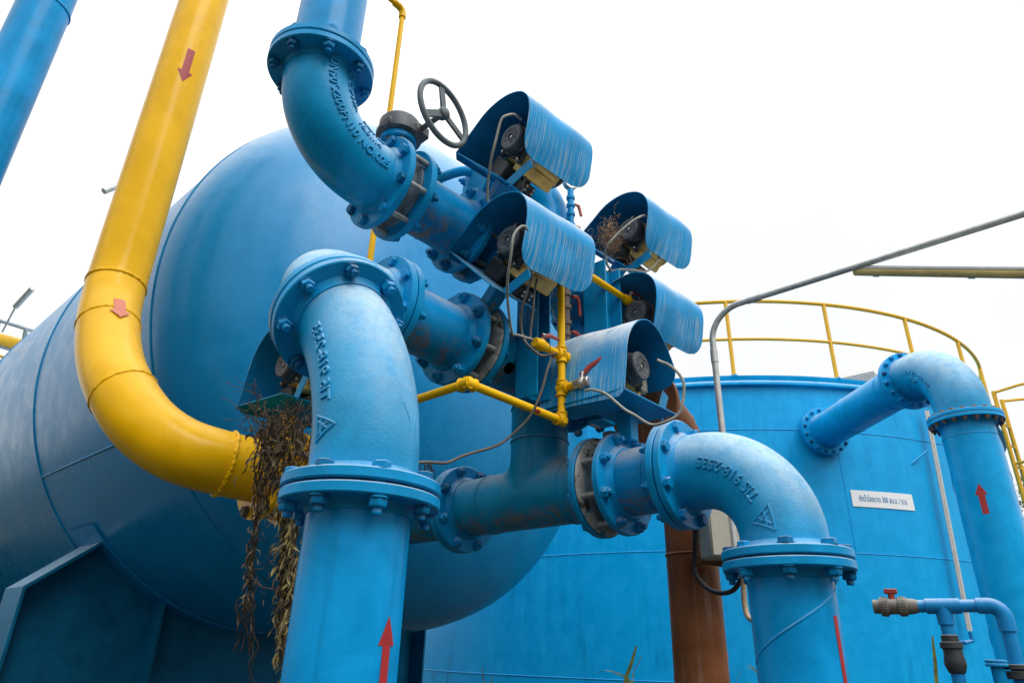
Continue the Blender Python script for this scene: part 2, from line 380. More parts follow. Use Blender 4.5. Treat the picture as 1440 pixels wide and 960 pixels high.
class Bend:
    """surface map of a bend: (arc length u from the start, angle round the section) -> point"""
    def __init__(s, O, e0, ax, ang, Rb, r): s.O, s.e0, s.ax, s.ang, s.Rb, s.r = O, e0, ax, ang, Rb, r
    def pt(s, u, th, h):
        e = Matrix.Rotation(u, 3, s.ax)@s.e0; d = e*math.cos(th)+s.ax*math.sin(th)
        return s.O+e*s.Rb+d*(s.r+h)
    def text(s, mb, body, size, u0, th0, du=1, dth=1, hgt=.0035):
        vs, fs = text_mesh(body, size, hgt/2, .0006)
        return s.shape(mb, vs, fs, u0, th0, du, dth, hgt/2)
    def shape(s, mb, vs, fs, u0, th0, du, dth, off=0.):
        out = []
        for v in vs:
            th = th0+dth*v.y/s.r; rad = s.Rb+s.r*math.cos(th0); out.append(s.pt(u0+du*v.x/rad, th, v.z+off*.6))
        return mb.add(out, fs)
def strip2d(pts, w, h, n=5):
    """flat outline strokes -> raised bars for casting marks"""
    vs = []; fs = []
    for (x0, y0), (x1, y1) in zip(pts[:-1], pts[1:]):
        dx, dy = x1-x0, y1-y0; L = math.hypot(dx, dy); nx, ny = -dy/L*w/2, dx/L*w/2; o = len(vs)
        for i in range(n+1):
            t = i/n; x = x0+dx*t; y = y0+dy*t
            vs += [Vector((x+nx, y+ny, -.001)), Vector((x+nx*.6, y+ny*.6, h)), Vector((x-nx*.6, y-ny*.6, h)), Vector((x-nx, y-ny, -.001))]
        for i in range(n):
            for k in range(3): fs.append((o+i*4+k, o+i*4+k+1, o+i*4+4+k+1, o+i*4+4+k))
        fs.append((o, o+3, o+2, o+1)); q = o+n*4; fs.append((q, q+1, q+2, q+3))
    return vs, fs
def wrap_arrow(mb, base, axis, ref, r, h0, L, w, head, hw, off=.0012):
    """flow arrow painted round a pipe: from h0 along axis for L; centre direction ref"""
    z = Vector(axis).normalized(); x = Vector(ref); x = (x-z*x.dot(z)).normalized(); y = z.cross(x); base = Vector(base)
    rows = [(0, w/2), (L-head, w/2), (L-head, hw/2), (L, .0005)]; rr = []
    for (a, wa), (b, wb) in zip(rows[:-1], rows[1:]):
        k = 6
        for i in range(k+1): rr.append((a+(b-a)*i/k, wa+(wb-wa)*i/k))
    vs = []; fs = []; k = 8
    for hh, ww in rr:
        for i in range(k+1):
            t = (i/k*2-1)*ww/r; vs.append(base+z*(h0+hh)+(x*math.cos(t)+y*math.sin(t))*(r+off))
    for j in range(len(rr)-1):
        if abs(rr[j][0]-rr[j+1][0]) < 1e-7: continue
        for i in range(k): fs.append((j*(k+1)+i, j*(k+1)+i+1, (j+1)*(k+1)+i+1, (j+1)*(k+1)+i))
    return mb.add(vs, fs)
def seams(mat, parent, *items):
    for it in items:
        b = MB()
        if len(it) == 4: b.ring(it[0], it[1], it[2], it[3], 64 if it[2] < .5 else 180, 6)
        else: b.tube(it[0], it[1], 6)
        part('weld_seam', b, mat, parent)
def toward_cam(p):
    d = Vector(CAM)-Vector(p); return d.normalized()
def helix(mb, base, axis, r, h0, h1, turns, t0=0, wr=.004, n=60):
    x, y, z = frame(axis); base = Vector(base)
    pts = [base+z*(h0+(h1-h0)*i/n)+(x*math.cos(t0+2*math.pi*turns*i/n)+y*math.sin(t0+2*math.pi*turns*i/n))*(r+wr*-.35) for i in range(n+1)]
    return mb.tube(pts, wr, 6)
def crom(pts, k=10):
    P = [Vector(p) for p in pts]; P = [P[0]*2-P[1]]+P+[P[-1]*2-P[-2]]; out = []
    for i in range(1, len(P)-2):
        for j in range(k):
            t = j/k; out.append(.5*((2*P[i])+(-P[i-1]+P[i+1])*t+(2*P[i-1]-5*P[i]+4*P[i+1]-P[i+2])*t*t+(-P[i-1]+3*P[i]-3*P[i+1]+P[i+2])*t**3))
    out.append(P[-2]); return out

PR = .1095; CR = .114; FR = .17
CX, CY = 1.928, 1.633; ZA, ZB, ZC = 3.06, 2.61, 2.136
X = Vector((1, 0, 0)); Y = Vector((0, 1, 0)); Z = Vector((0, 0, 1)); G = .003
# ------------------------------------------------------------------ setting
g = MB(); g.add([(-600, -600, GZ), (600, -600, GZ), (600, 600, GZ), (-600, 600, GZ)], [(0, 1, 2, 3)]); solo('ground', g, 'ground', kind='structure')
hb = MB(); hv_ = []; hf = []; n = 60         # unseen earth ring added to block low sky light and darken undersides
for i in range(n+1):
    a = R_(115+360*i/n); e = .40+.60*max(0, min(1, i/5, (37-i)/5))
    for rr, hh in ((13.0, 0), (17, 3.6), (21, 5.4), (30, 6.6), (60, 6.8), (75, 0)): hv_.append((math.cos(a)*rr, math.sin(a)*rr, GZ+.004+hh*e*(1+.12*math.sin(i*1.3+rr))))
for i in range(n):
    for k in range(5): hf.append((i*6+k, i*6+k+1, i*6+7+k, i*6+6+k))
hb.add(hv_, hf); solo('sky_block_ring', hb, 'block_ring', kind='structure')

# ------------------------------------------------------------------ horizontal pressure vessel behind everything
TX, TZ, TR, TY = 2.534, 3.31, 1.60, 3.23
tk = thing('pressure_vessel', 'huge dark blue horizontal tank with a domed end, behind the pipework', 'tank', (TX, TY, GZ))
b = MB(); seg = 160; prof = [(TR, 0), (TR, 9.0), (TR*.9, 9.45), (TR*.6, 9.65), (.02, 9.72)]
b.lathe((TX, TY, TZ), Y, prof, seg, close=False); part('shell', b, 'tank', tk)
b = MB(); hd = .66; prof = []
for i in range(29):
    a = math.pi/2*i/28; prof.append((max(.002, TR*math.cos(a)**.92), -hd*math.sin(a)))
b.lathe((TX, TY-.012, TZ), Y, prof, seg, close=False); part('domed_head', b, 'tank', tk)
seams('steel', tk, *[((TX, yy, TZ), Y, TR+.001, .006) for yy in (TY-.006, 5.0, 6.9, 8.8)])
for th, y0, y1 in ((R_(209), TY, 5.0), (R_(150), 5.0, 6.9)):
    p = Vector((TX+math.cos(th)*(TR+.001), y0, TZ+math.sin(th)*(TR+.001))); seams('steel', tk, ([p, p+Y*(y1-y0)], .006))
# nozzles that take the pipes
b = MB(); b.cyl((CX, 2.3, ZC), (CX, 3.1, ZC), .105, 40); part('nozzle', b, 'grimy', tk)
# saddles
def saddle(y):
    s = MB()
    def cp(x, off=.0): return Vector((x, y, TZ-math.sqrt((TR+off)**2-(x-TX)**2)))
    xi = 1.43; pts = [cp(xi+(2*TX-2*xi)*i/24, .004) for i in range(25)]
    web = [Vector((1.13, y, GZ)), Vector((1.11, y, 1.86))]+pts+[Vector((2*TX-1.11, y, 1.86)), Vector((2*TX-1.13, y, GZ))]
    s.prism(web, Y*.02); part('web_plate', s, 'saddle', tk)
    for sg in (1, -1):
        f = lambda x: TX+(x-TX)*sg
        e = MB(); w0 = y-.16; e.prism([Vector((f(1.43), w0, 2.155)), Vector((f(1.10), w0, 1.875)), Vector((f(1.10), w0, GZ)), Vector((f(1.115), w0, GZ)), Vector((f(1.115), w0, 1.865)), Vector((f(1.44), w0, 2.14))], Y*.34); part('edge_flange', e, 'saddle', tk)
        for xx in (1.86, ):
            r = MB(); r.abox(f(xx)-.01, f(xx)+.01, y-.15, y-.001, GZ, cp(f(xx)).z-.002); part('stiffener', r, 'saddle', tk)
    w = MB(); n = 30; x0, x1 = 1.36, 2*TX-1.36; vs = []
    w.tube([], .1) if False else None
    v = []; fc = []
    for i in range(n+1):
        a = R_(222+96*i/n)
        for rr, yy in ((TR+.002, y-.2), (TR+.014, y-.2), (TR+.014, y+.2), (TR+.002, y+.2)): v.append((TX+math.cos(a)*rr, yy, TZ+math.sin(a)*rr))
    for i in range(n):
        for k in range(4): fc.append((i*4+k, i*4+(k+1) % 4, i*4+4+(k+1) % 4, i*4+4+k))
    w.add(v, fc); part('wear_plate', w, 'tank', tk)
    bs = MB(); bs.abox(1.0, 2*TX-1.0, y-.22, y+.24, GZ, GZ+.03); part('base_plate', bs, 'saddle', tk)
saddle(4.70); saddle(9.4)

# ------------------------------------------------------------------ round clear-water tank on the right
BX, BY, BR, BZ = 11.764, 6.183, 4.922, 4.845
bt = thing('storage_tank', 'large round bright blue water tank with yellow railing round its top', 'tank', (BX, BY, GZ))
b = MB(); b.lathe((BX, BY, GZ), Z, [(BR, 0), (BR, BZ-GZ)], 200, close=False); part('wall', b, 'big', bt)
b = MB(); b.lathe((BX, BY, BZ-.12), Z, [(BR+.002, 0), (BR+.06, .02), (BR+.06, .05), (BR+.012, .09), (BR+.03, .125), (BR+.03, .15), (BR-.1, .16)], 200, close=False); part('rim', b, 'bigpipe', bt)
b = MB(); b.lathe((BX, BY, BZ-.02), Z, [(BR-.02, 0), (.02, .35)], 80, close=False); part('roof', b, 'big', bt)
seams('big', bt, *[((BX, BY, z), Z, BR+.001, .006) for z in (4.18, 2.76, 1.4)])
def bp(az, r, z): return Vector((BX+r*math.cos(R_(az)), BY+r*math.sin(R_(az)), z))
for az, z0, z1 in ((-131.7, 2.76, 4.18), (-131.0, GZ, 1.4), (-150, 4.18, BZ-.1), (-108, 1.4, 2.76)): seams('big', bt, ([bp(az, BR+.001, z0), bp(az, BR+.001, z1)], .004))
rl = MB(); rr = BR-.02
for z, r in ((BZ+1.1, .026), (BZ+.55, .021)): rl = MB(); rl.ring((BX, BY, z), Z, rr, r, 160, 8); part('rail', rl, 'yellow_rail', bt)
azs = [-129.7+(15.2*i) for i in range(-11, 12)]
for az in azs:
    if -80 < az < -60: continue
    p = MB(); p.cyl(bp(az, rr, BZ), bp(az, rr, BZ+1.1), .026, 10); part('post', p, 'yellow_rail', bt)
    p = MB(); c = bp(az, rr, BZ+.03); p.box(c, (1,0,0), (0,1,0), (0,0,1), .05, .05, .012); part('post_foot', p, 'bigpipe', bt)
# pyramid hatch on the roof
hc = thing('roof_hatch', 'pale grey pyramid cover on top of the round tank', 'hatch', (9.7, 2.55, BZ))
b = MB(); hx, hy = 9.7, 2.55; q = .42; z0 = 5.13; z1 = 5.40
b.add([(hx-q, hy-q, z0), (hx+q, hy-q, z0), (hx+q, hy+q, z0), (hx-q, hy+q, z0), (hx, hy, z1), (hx-q, hy-q, z0-.25), (hx+q, hy-q, z0-.25), (hx+q, hy+q, z0-.25), (hx-q, hy+q, z0-.25)],
      [(0, 1, 4), (1, 2, 4), (2, 3, 4), (3, 0, 4), (0, 5, 6, 1), (1, 6, 7, 2), (2, 7, 8, 3), (3, 8, 5, 0)]); part('cover', b, 'lampbody', hc, angle=10)
# sign
az0, az1 = -131.0, -121.5
sg = thing('tank_sign', 'white sign with blue Thai lettering and 300 on the round tank wall', 'sign', bp(-126.2, BR, 3.4))
def cylsheet(az0, az1, z0, z1, r, skew=0, n=14, th=.004):
    m = MB(); vs = []; fs = []
    for i in range(n+1):
        a = az0+(az1-az0)*i/n; dz = skew*i/n
        vs += [bp(a, r, z0+dz), bp(a, r, z1+dz), bp(a, r+th, z1+dz), bp(a, r+th, z0+dz)]
    for i in range(n):
        for k in range(4): fs.append((i*4+k, i*4+(k+1) % 4, i*4+4+(k+1) % 4, i*4+4+k))
    fs.append((0, 1, 2, 3)); fs.append((n*4+3, n*4+2, n*4+1, n*4)); return m.add(vs, fs)
part('board', cylsheet(az0, az1, 3.285, 3.475, BR+.004), 'white', sg)
vs, fs = text_mesh('\u0e16\u0e31\u0e07\u0e19\u0e49\u0e33\u0e43\u0e2a\u0e02\u0e19\u0e32\u0e14 300 \u0e25\u0e1a.\u0e21. / \u0e0a.\u0e21.', .082, .0006)
xs = [v.x for v in vs]; w = max(xs)-min(xs); k_ = .64/w
m = MB(); m.add([bp(-126.25+math.degrees((v.x-min(xs)-w/2)*k_/BR), BR+.010+v.z, 3.35+v.y*1.15) for v in vs], fs); part('lettering', m, 'signblue', sg)
# level tube and its bracket
lv = thing('level_tube', 'slim white level tube running down the round tank wall', 'tube', bp(-117, BR, 2))
b = MB(); ta = bp(-116.3, BR+.10, 4.55); tb_ = bp(-118.0, BR+.10, 1.99)
b.tube([ta, tb_], .024, 10); part('tube', b, 'tube', lv)
b = MB(); o_ = (tb_-ta).normalized(); sd = o_.cross(Vector((math.cos(R_(-117)), math.sin(R_(-117)), 0))).normalized()
b.tube([ta+sd*.03, tb_+sd*.03], .012, 8); part('guide', b, 'galv', lv)
b = MB(); b.tube([bp(-118, BR+.1, 4.02), bp(-120.2, BR+.0, 3.86)], .012, 8); part('bracket', b, 'bigpipe', lv)
b = MB(); b.tube([tb_+o_*.01, tb_-Z*.10, bp(-119.2, BR+.1, 1.87), bp(-119.2, BR-.01, 1.87)], .022, 8); part('outlet', b, 'pvc', lv)
# ladder with cage
ld = thing('cage_ladder', 'yellow caged ladder at the right edge of the round tank', 'ladder', bp(-92, BR, GZ))
la = -93.0; rad = Vector((math.cos(R_(la)), math.sin(R_(la)), 0)); tg = Vector((-rad.y, rad.x, 0)); base = bp(la, BR+.16, GZ)
for s in (-1, 1):
    b = MB(); b.cyl(base+tg*.23*s, base+tg*.23*s+Z*(BZ+.35-GZ), .028, 10); part('stile', b, 'yellow_rail', ld)
for i in range(15):
    b = MB(); z = .3+.3*i; b.cyl(base+tg*-.23+Z*z, base+tg*.23+Z*z, .013, 8); part('rung', b, 'yellow_rail', ld)
def hoop(z):
    pts = [base+tg*.23*-1+Z*z]
    for i in range(13):
        a = R_(-100+200*i/12); pts.append(base+rad*(.38+.34*math.cos(a))+tg*.36*math.sin(a)+Z*z)
    pts.append(base+tg*.23+Z*z); return pts
for z in (2.4, 3.15, 3.9, BZ+.35-GZ-.02):
    b = MB(); b.tube(hoop(z), .02, 8, flat=.5); part('hoop', b, 'yellow_rail', ld)
for a in (-60, 0, 60):
    b = MB(); q = base+rad*(.38+.34*math.cos(R_(a)))+tg*.36*math.sin(R_(a)); b.tube([q+Z*2.4, q+Z*(BZ+.33-GZ)], .018, 6, flat=.6); part('cage_strap', b, 'yellow_rail', ld)
# ------------------------------------------------------------------ big overflow line on the round tank
u_ = Vector((-.69, -.723, 0)).normalized(); J = Vector((8.36, 2.63, 4.14)); LB = (Vector((6.73, .92, 4.14))-J).length; K = J+u_*LB
rB = .203; fB = .285; bend = .60
hz = thing('tank_outlet_pipe', 'sloping-looking blue pipe bolted out from the round tank wall', 'pipe', J)
b = MB(); b.cyl(J+u_*.10, K-u_*(bend+.03), rB, 48); b.ring(J+u_*.72, u_, rB, .006, 48, 6); b.ring(J+u_*1.5, u_, rB, .006, 48, 6); part('barrel', b, 'bigpipe', hz)
b = MB(); b.cyl(J-u_*.15, J+u_*.06, rB+.01, 48); part('stub', b, 'bigpipe', hz)
flange(hz, J+u_*.10, -u_, 'bigpipe', fB, .03, rB, .02); flange(hz, J+u_*.104, u_, 'bigpipe', fB, .03, rB, .02)
bolts(hz, J+u_*.102, u_, .257, 16, .062, 1.15)
flange(hz, K-u_*(bend+.002), -u_, 'bigpipe', fB, .03, rB, .02)
eb = thing('pipe_elbow', 'large blue elbow turning down in front of the round tank', 'pipe elbow', K)
pts, O, e0, ax, ang = arc_pts(K, -u_, -Z, bend, bend, bend-.10)
b = MB(); b.tube(pts, rB+.012, 44); part('body', b, 'cast', eb)
flange(eb, K-u_*(bend-.002), u_, 'bigpipe', fB, .03, rB+.01, .02); flange(eb, K-Z*(bend-.002), Z, 'bigpipe', fB, .03, rB+.01, .02)
bolts(eb, K-u_*bend, u_, .257, 16, .062, 1.15); bolts(eb, K-Z*bend, Z, .257, 20, .062, 1.15, flip=True, mat='rusty_bolt')
gasket(eb, K-Z*bend, Z, .262, .008)
bd = Bend(O, e0, ax, ang, bend-.10, rB+.012)
side = 0 if (bd.pt(ang/2, 0, 0)-Vector(CAM)).length < (bd.pt(ang/2, math.pi, 0)-Vector(CAM)).length else math.pi
sw = 1 if (bd.pt(ang/2, R_(90), 0)-Vector(CAM)).length < (bd.pt(ang/2, R_(-90), 0)-Vector(CAM)).length else -1
b = MB(); bd.text(b, 'PN 10  DN 400', .055, R_(22), sw*R_(95), 1, -sw, .006); bd.text(b, 'K-90', .05, R_(30), sw*R_(112), 1, -sw, .006)
part('cast_lettering', b, 'cast', eb)
rs = thing('riser_pipe', 'tall wide blue riser with a red up arrow, at the right edge', 'pipe', (K.x, K.y, GZ))
b = MB(); b.cyl((K.x, K.y, GZ), (K.x, K.y, K.z-bend-.03), rB, 56); b.ring((K.x, K.y, K.z-bend-.16), Z, rB, .004, 48, 6)
helix(b, (K.x, K.y, 0), Z, rB, 2.05, 3.1, .62, R_(170), .007); helix(b, (K.x, K.y, 0), Z, rB, .9, 1.9, .6, R_(170), .007)
part('barrel', b, 'bigpipe', rs)
flange(rs, K-Z*(bend+.004), -Z, 'bigpipe', fB, .03, rB, .02)
tc = toward_cam((K.x, K.y, 2.7)); b = MB()
wrap_arrow(b, (K.x, K.y, 0), Z, Matrix.Rotation(R_(-6), 3, 'Z')@tc, rB, 2.72, .24, .045, .09, .085); part('flow_arrow', b, 'red', rs, 'small red arrow pointing up')
b = MB(); b.lathe((K.x, K.y, GZ), Z, [(rB+.12, 0), (rB+.12, .8), (rB+.005, .9)], 40) ; 

# ------------------------------------------------------------------ the three header lines
def cam_side(bd, ang):
    return 1 if (bd.pt(ang/2, R_(90), 0)-Vector(CAM)).length < (bd.pt(ang/2, R_(-90), 0)-Vector(CAM)).length else -1
# -- upper line: riser from above, elbow, hand valve, spool, powered valve, tee, powered valve
xa = .79
up = thing('riser_pipe', 'vertical blue pipe leaving the top of the picture above the upper elbow', 'pipe', (xa, CY, 3.36))
b = MB(); b.cyl((xa, CY, 3.385), (xa, CY, 5.4), PR, 56); helix(b, (xa, CY, 0), Z, PR, 3.42, 3.72, .5, R_(200), .004); part('barrel', b, 'pipe', up)
flange(up, (xa, CY, 3.352), Z, hub=PR+.002)
ea = thing('pipe_elbow', 'upper blue cast elbow with raised lettering, bolted under the top riser', 'pipe elbow', (xa, CY, ZA))
L = .29
pts, O, e0, ax, ang = arc_pts((xa, CY, ZA), Z, X, L, .30, .235)
b = MB(); b.tube(pts, CR, 48); part('body', b, 'cast', ea)
flange(ea, (xa, CY, 3.348), -Z, hub=CR+.002); flange(ea, (xa+.30, CY, ZA), -X, hub=CR+.002)
gasket(ea, (xa, CY, 3.35), Z); bolts(ea, (xa, CY, 3.35), Z, g=.052, flip=True); bolts(ea, (xa+.335, CY, ZA), X, g=.12)
bd = Bend(O, e0, ax, ang, .235, CR); s_ = cam_side(bd, ang)
b = MB()
bd.text(b, 'DN90\u00b0x200PN10 NO.025', .040, -R_(3), s_*R_(74), 1, s_*1, .006)
bd.text(b, '2/C PWA', .036, -R_(2), s_*R_(112), 1, s_*1, .006)
bd.text(b, 'LOT 02', .032, R_(50), s_*R_(124), 1, s_*1, .006)
bd.text(b, '18.01.14', .032, R_(50), s_*R_(100), 1, s_*1, .006)
part('cast_lettering', b, 'cast', ea)
def wafer(t, c, n, w, mat='wafer', r=.128, lug=True, rods=True):
    """butterfly valve body squeezed between two flanges"""
    n = Vector(n); b = MB(); b.lathe(Vector(c)-n*w/2, n, [(r-.012, 0), (r, .004), (r, .012), (r-.02, .018), (r-.02, w-.018), (r, w-.012), (r, w-.004), (r-.012, w)], 44)
    part('body', b, mat, t)
hv = thing('hand_valve', 'manual valve with a grey gearbox and a spoked handwheel, beside the upper elbow', 'valve', (1.13, CY, ZA))
xv = xa+.335
wafer(hv, (xv, CY, ZA), X, .066, r=.132)
b = MB(); b.cyl((xv, CY, ZA+.10), (xv, CY, ZA+.20), .034, 20); part('neck', b, 'wafer', hv)
b = MB(); b.disc((xv, CY, ZA+.195), Z, .066, .022, 28); part('neck_flange', b, 'flange', hv)
for i in range(6):
    b = MB(); a = R_(60*i+10); b.hexn((xv+.05*math.cos(a), CY+.05*math.sin(a), ZA+.195), -Z, .009, .008); part('bolt', b, 'rusty_bolt', hv)
b = MB(); b.lathe((xv, CY, ZA+.219), Z, [(.076, 0), (.082, .004), (.082, .02), (.075, .024), (.075, .066), (.068, .076), (.03, .08)], 36)
b.box((xv+.045, CY-.035, ZA+.246), X, Y, Z, .03, .05, .025, .008); b.box((xv-.055, CY-.02, ZA+.240), X, Y, Z, .022, .024, .018, .006); part('gearbox', b, 'grey_iron', hv)
wc = Vector((xv+.035, CY-.20, ZA+.246))
b = MB(); b.cyl(wc+Y*.18, wc-Y*.0, .010, 14); b.cyl(wc+Y*.165, wc+Y*.13, .018, 14); part('shaft', b, 'rusty_bolt', hv, 'rusty shaft')
wn = Vector((.10, -1, .05)).normalized()
hw = MB(); hw.ring(wc, wn, .118, .0105, 56, 12); hwo = part('handwheel', hw, 'wheel', hv)
wx, wy, wz = frame(wn)
b = MB(); b.lathe(wc-wn*.02, wn, [(.018, 0), (.022, .01), (.022, .03), (.014, .036)], 20)
for k in range(3):
    a = R_(8+120*k); d = wx*math.cos(a)+wy*math.sin(a); b.box(wc+d*.065, d, wn.cross(d), wn, .052, .0135, .0045, .002)
part('spoke', b, 'wheel', hwo)
sa = thing('spool_pipe', 'upper short blue pipe between the hand valve and the upper hooded valve', 'pipe', (1.2, CY, ZA))
def spool(t, x0, x1, z, mat='spool', turns=.45):
    b = MB(); b.cyl((x0+.02, CY, z), (x1-.02, CY, z), PR, 56); helix(b, (x0, CY, z), X, PR, .05, x1-x0-.05, turns, R_(150), .0045); part('barrel', b, mat, t)
    flange(t, (x0, CY, z), X, hub=PR+.003); flange(t, (x1, CY, z), -X, hub=PR+.003)
spool(sa, xa+.37, 1.47, ZA); bolts(sa, (1.505, CY, ZA), X, g=.122, flip=True)

def tee(name, label, pts_fn): pass
# -- upper tee, branch and far pieces
ta_ = thing('pipe_tee', 'upper blue tee behind the hoods, feeding the arch of pipe against the sky', 'pipe', (1.93, CY, ZA))
b = MB(); b.cyl((1.56, CY, ZA), (2.20, CY, ZA), PR, 56); b.cyl((CX, CY, ZA), (CX, CY, 3.13), PR-.001, 48); b.ring((1.72, CY, ZA), X, PR, .005); b.ring((2.1, CY, ZA), X, PR, .005); part('barrel', b, 'grimy', ta_)
flange(ta_, (1.54, CY, ZA), X, hub=PR+.002); flange(ta_, (2.22, CY, ZA), -X, hub=PR+.002)
hd0 = Vector((-.92, .39, 0)).normalized(); KA = Vector((1.945, 1.63, 3.50)); JA = KA+hd0*.31
pts, O, e0, ax, ang = arc_pts(KA, -Z, hd0, .40, .30, .165)
b = MB(); b.tube(pts, PR+.002, 48); b.ring((KA.x, KA.y, 3.31), Z, PR+.002, .006); part('bend', b, 'pipe', ta_)
flange(ta_, JA, -hd0, hub=PR+.003)
bolts(ta_, JA+hd0*.002, hd0, g=.052); bolts(ta_, (2.255, CY, ZA), X, g=.122)
b = MB(); b.lathe(JA+hd0*.004, hd0, [(FR, 0), (FR, .024), (.10, .026), (.06, .05)], 48); part('blind_flange', b, 'flange', ta_)
b = MB(); q = JA+hd0*.03; b.tube(crom([q, q+hd0*.05, q+hd0*.08+Y*.06, q+hd0*.09+Y*.15, q+hd0*.09+Y*.42], 8), .022, 20); part('vent_pipe', b, 'pipe', ta_)
# far upper stub behind the far hood
fa = thing('pipe_stub', 'far upper blue flanged pipe end behind the far upper hood', 'pipe', (2.5, CY, ZA))
b = MB(); b.cyl((2.30, CY, ZA), (2.52, CY, ZA), PR, 48); part('barrel', b, 'grimy', fa); flange(fa, (2.29, CY, ZA), X, hub=PR+.003)
pts, O, e0, ax, ang = arc_pts((2.72, CY, ZA), -X, -Z, .22, .26, .2); b = MB(); b.tube(pts, PR, 40); part('bend', b, 'grimy', fa)
# -- middle line
xb = .85
mid_dir = Vector((0, -math.cos(R_(45)), -math.sin(R_(45))))
KB = Vector((xb, CY, ZB)); Ld = .33; JB = KB+mid_dir*Ld
eB = thing('pipe_elbow', 'short blue elbow joining the near bend to the middle pipe', 'pipe elbow', KB)
pts, O, e0, ax, ang = arc_pts(KB, mid_dir, X, Ld-.002, .30, .235)
b = MB(); b.tube(pts, CR, 48); part('body', b, 'cast', eB)
flange(eB, JB-mid_dir*.003, -mid_dir, hub=CR+.002); flange(eB, (xb+.298, CY, ZB), -X, hub=CR+.002)
bolts(eB, (xb+.30, CY, ZB), X, g=.052); gasket(eB, (xb+.30, CY, ZB), X)
bd = Bend(O, e0, ax, ang, .235, CR)
ry, rz = 1.235, 1.905
en = thing('pipe_elbow', 'nearest blue elbow, chalky with raised lettering, on top of the left riser', 'pipe elbow', JB)
tl = (JB.y-ry)/math.cos(R_(45)); KE = JB+mid_dir*tl; rbend = tl/math.tan(R_(22.5))
pts, O, e0, ax, ang = arc_pts(KE, -mid_dir, -Z, tl, KE.z-rz-.002, rbend*.985, 30)
pts = [Vector((p.x+(p-JB).length*.035, p.y, p.z)) for p in pts]
rx = pts[-1].x
b = MB(); b.tube(pts, [CR+.004]*len(pts), 56); part('body', b, 'cast', en)
flange(en, JB+mid_dir*.003, mid_dir, hub=CR+.006); flange(en, (rx, ry, rz+.003), Z, hub=CR+.006)
gasket(en, JB, mid_dir, .140, .006); bolts(en, JB, mid_dir, g=.054)
gasket(en, (rx, ry, rz), Z, .150, .006)
bd = Bend(O+Vector((rx-xb, 0, 0))*.5, e0, ax, ang, rbend*.985, CR+.004)
class PathMap:
    def __init__(s, pts, r):
        s.P = pts; s.r = r; s.L = [0]
        for a, c in zip(pts[:-1], pts[1:]): s.L.append(s.L[-1]+(c-a).length)
    def pt(s, l, th, h):
        import bisect
        i = min(max(bisect.bisect_left(s.L, l), 1), len(s.L)-1); t = (l-s.L[i-1])/(s.L[i]-s.L[i-1]); p = s.P[i-1].lerp(s.P[i], t)
        T = (s.P[i]-s.P[i-1]).normalized(); e = Vector((-1, 0, 0)); e = (e-T*e.dot(T)).normalized(); w = T.cross(e)
        return p+(e*math.cos(th)+w*math.sin(th))*(s.r+h)
    def shape(s, mb, vs, fs, l0, th0, dl, dth, off):
        return mb.add([s.pt(l0+dl*v.x, th0+dth*v.y/s.r, v.z+off) for v in vs], fs)
pm = PathMap(pts, CR+.004); LT = pm.L[-1]
# th: 0 = left (-X) side, towards the camera side is whichever sign is nearer
sg_ = 1 if (pm.pt(LT*.5, R_(90), 0)-Vector(CAM)).length < (pm.pt(LT*.5, R_(-90), 0)-Vector(CAM)).length else -1
b = MB(); vs, fs = text_mesh('TIS 918-2535', .040, .003, .0006); pm.shape(b, vs, fs, LT-.18, sg_*R_(0), -1, sg_, .001)
def emblem(w=.06, h=.055):
    A = MB(); q = []
    for pl in ([(0, 0), (w, 0)], [(w, 0), (w/2, h)], [(w/2, h), (0, 0)], [(w*.25, h*.12), (w*.60, h*.62)], [(w*.75, h*.12), (w*.40, h*.62)], [(w*.2, h*.3), (w*.8, h*.3)]):
        v, f = strip2d(pl, .005, .0035); A.add(v, f)
    return A.v, A.f
vs, fs = emblem(); pm.shape(b, vs, fs, LT-.095, -sg_*R_(6), -1, sg_, 0)
for pl in ([(0, .0), (.03, -.02), (.055, -.018)], [(.01, -.045), (.07, -.03)], [(.02, -.06), (.075, -.05)]):
    v, f = strip2d(pl, .002, .0009); pm.shape(b, v, f, LT-.17, sg_*R_(95), 1, -sg_, 0)
part('cast_lettering', b, 'cast', en)
r1 = thing('riser_pipe', 'nearest vertical blue pipe with a red up arrow, left of centre', 'pipe', (rx, ry, GZ))
b = MB(); b.cyl((rx, ry, GZ), (rx, ry, rz-.02), PR, 64); part('barrel', b, 'pipe', r1)
flange(r1, (rx, ry, rz-.003), -Z, hub=PR+.003); bolts(r1, (rx, ry, rz), Z, g=.054, flip=True)
b = MB(); wrap_arrow(b, (rx, ry, 0), Z, at(540, 900, 1.3)-Vector((rx, ry, 0)), PR, 1.325, .34, .021, .052, .044); part('flow_arrow', b, 'red', r1, 'red arrow pointing up')

sb = thing('spool_pipe', 'middle short blue pipe with dusty underside, left of the cream valve', 'pipe', (1.2, CY, ZB))
spool(sb, xb+.302, 1.47, ZB); bolts(sb, (1.505, CY, ZB), X, g=.122, flip=True)
# -- column with side arms
cl = thing('column_pipe', 'vertical blue header pipe with a tee at its foot, in the middle of the group', 'pipe', (CX, CY, ZC))
b = MB(); b.cyl((1.56, CY, ZB), (2.13, CY, ZB), PR, 56); b.cyl((CX, CY, ZC), (CX, CY, ZB), PR-.0008, 56); b.cyl((CX, 1.39, ZC), (CX, 2.01, ZC), PR, 56)
part('barrel', b, 'grimy', cl)
b = MB()
seams('grimy', cl, *[(c, n, PR-.0005, .0045) for c, n in (((CX, CY, 2.34), Z), ((CX, CY, 2.47), Z), ((CX, 1.47, ZC), Y), ((CX, 1.86, ZC), Y), ((1.72, CY, ZB), X), ((2.06, CY, ZB), X))])
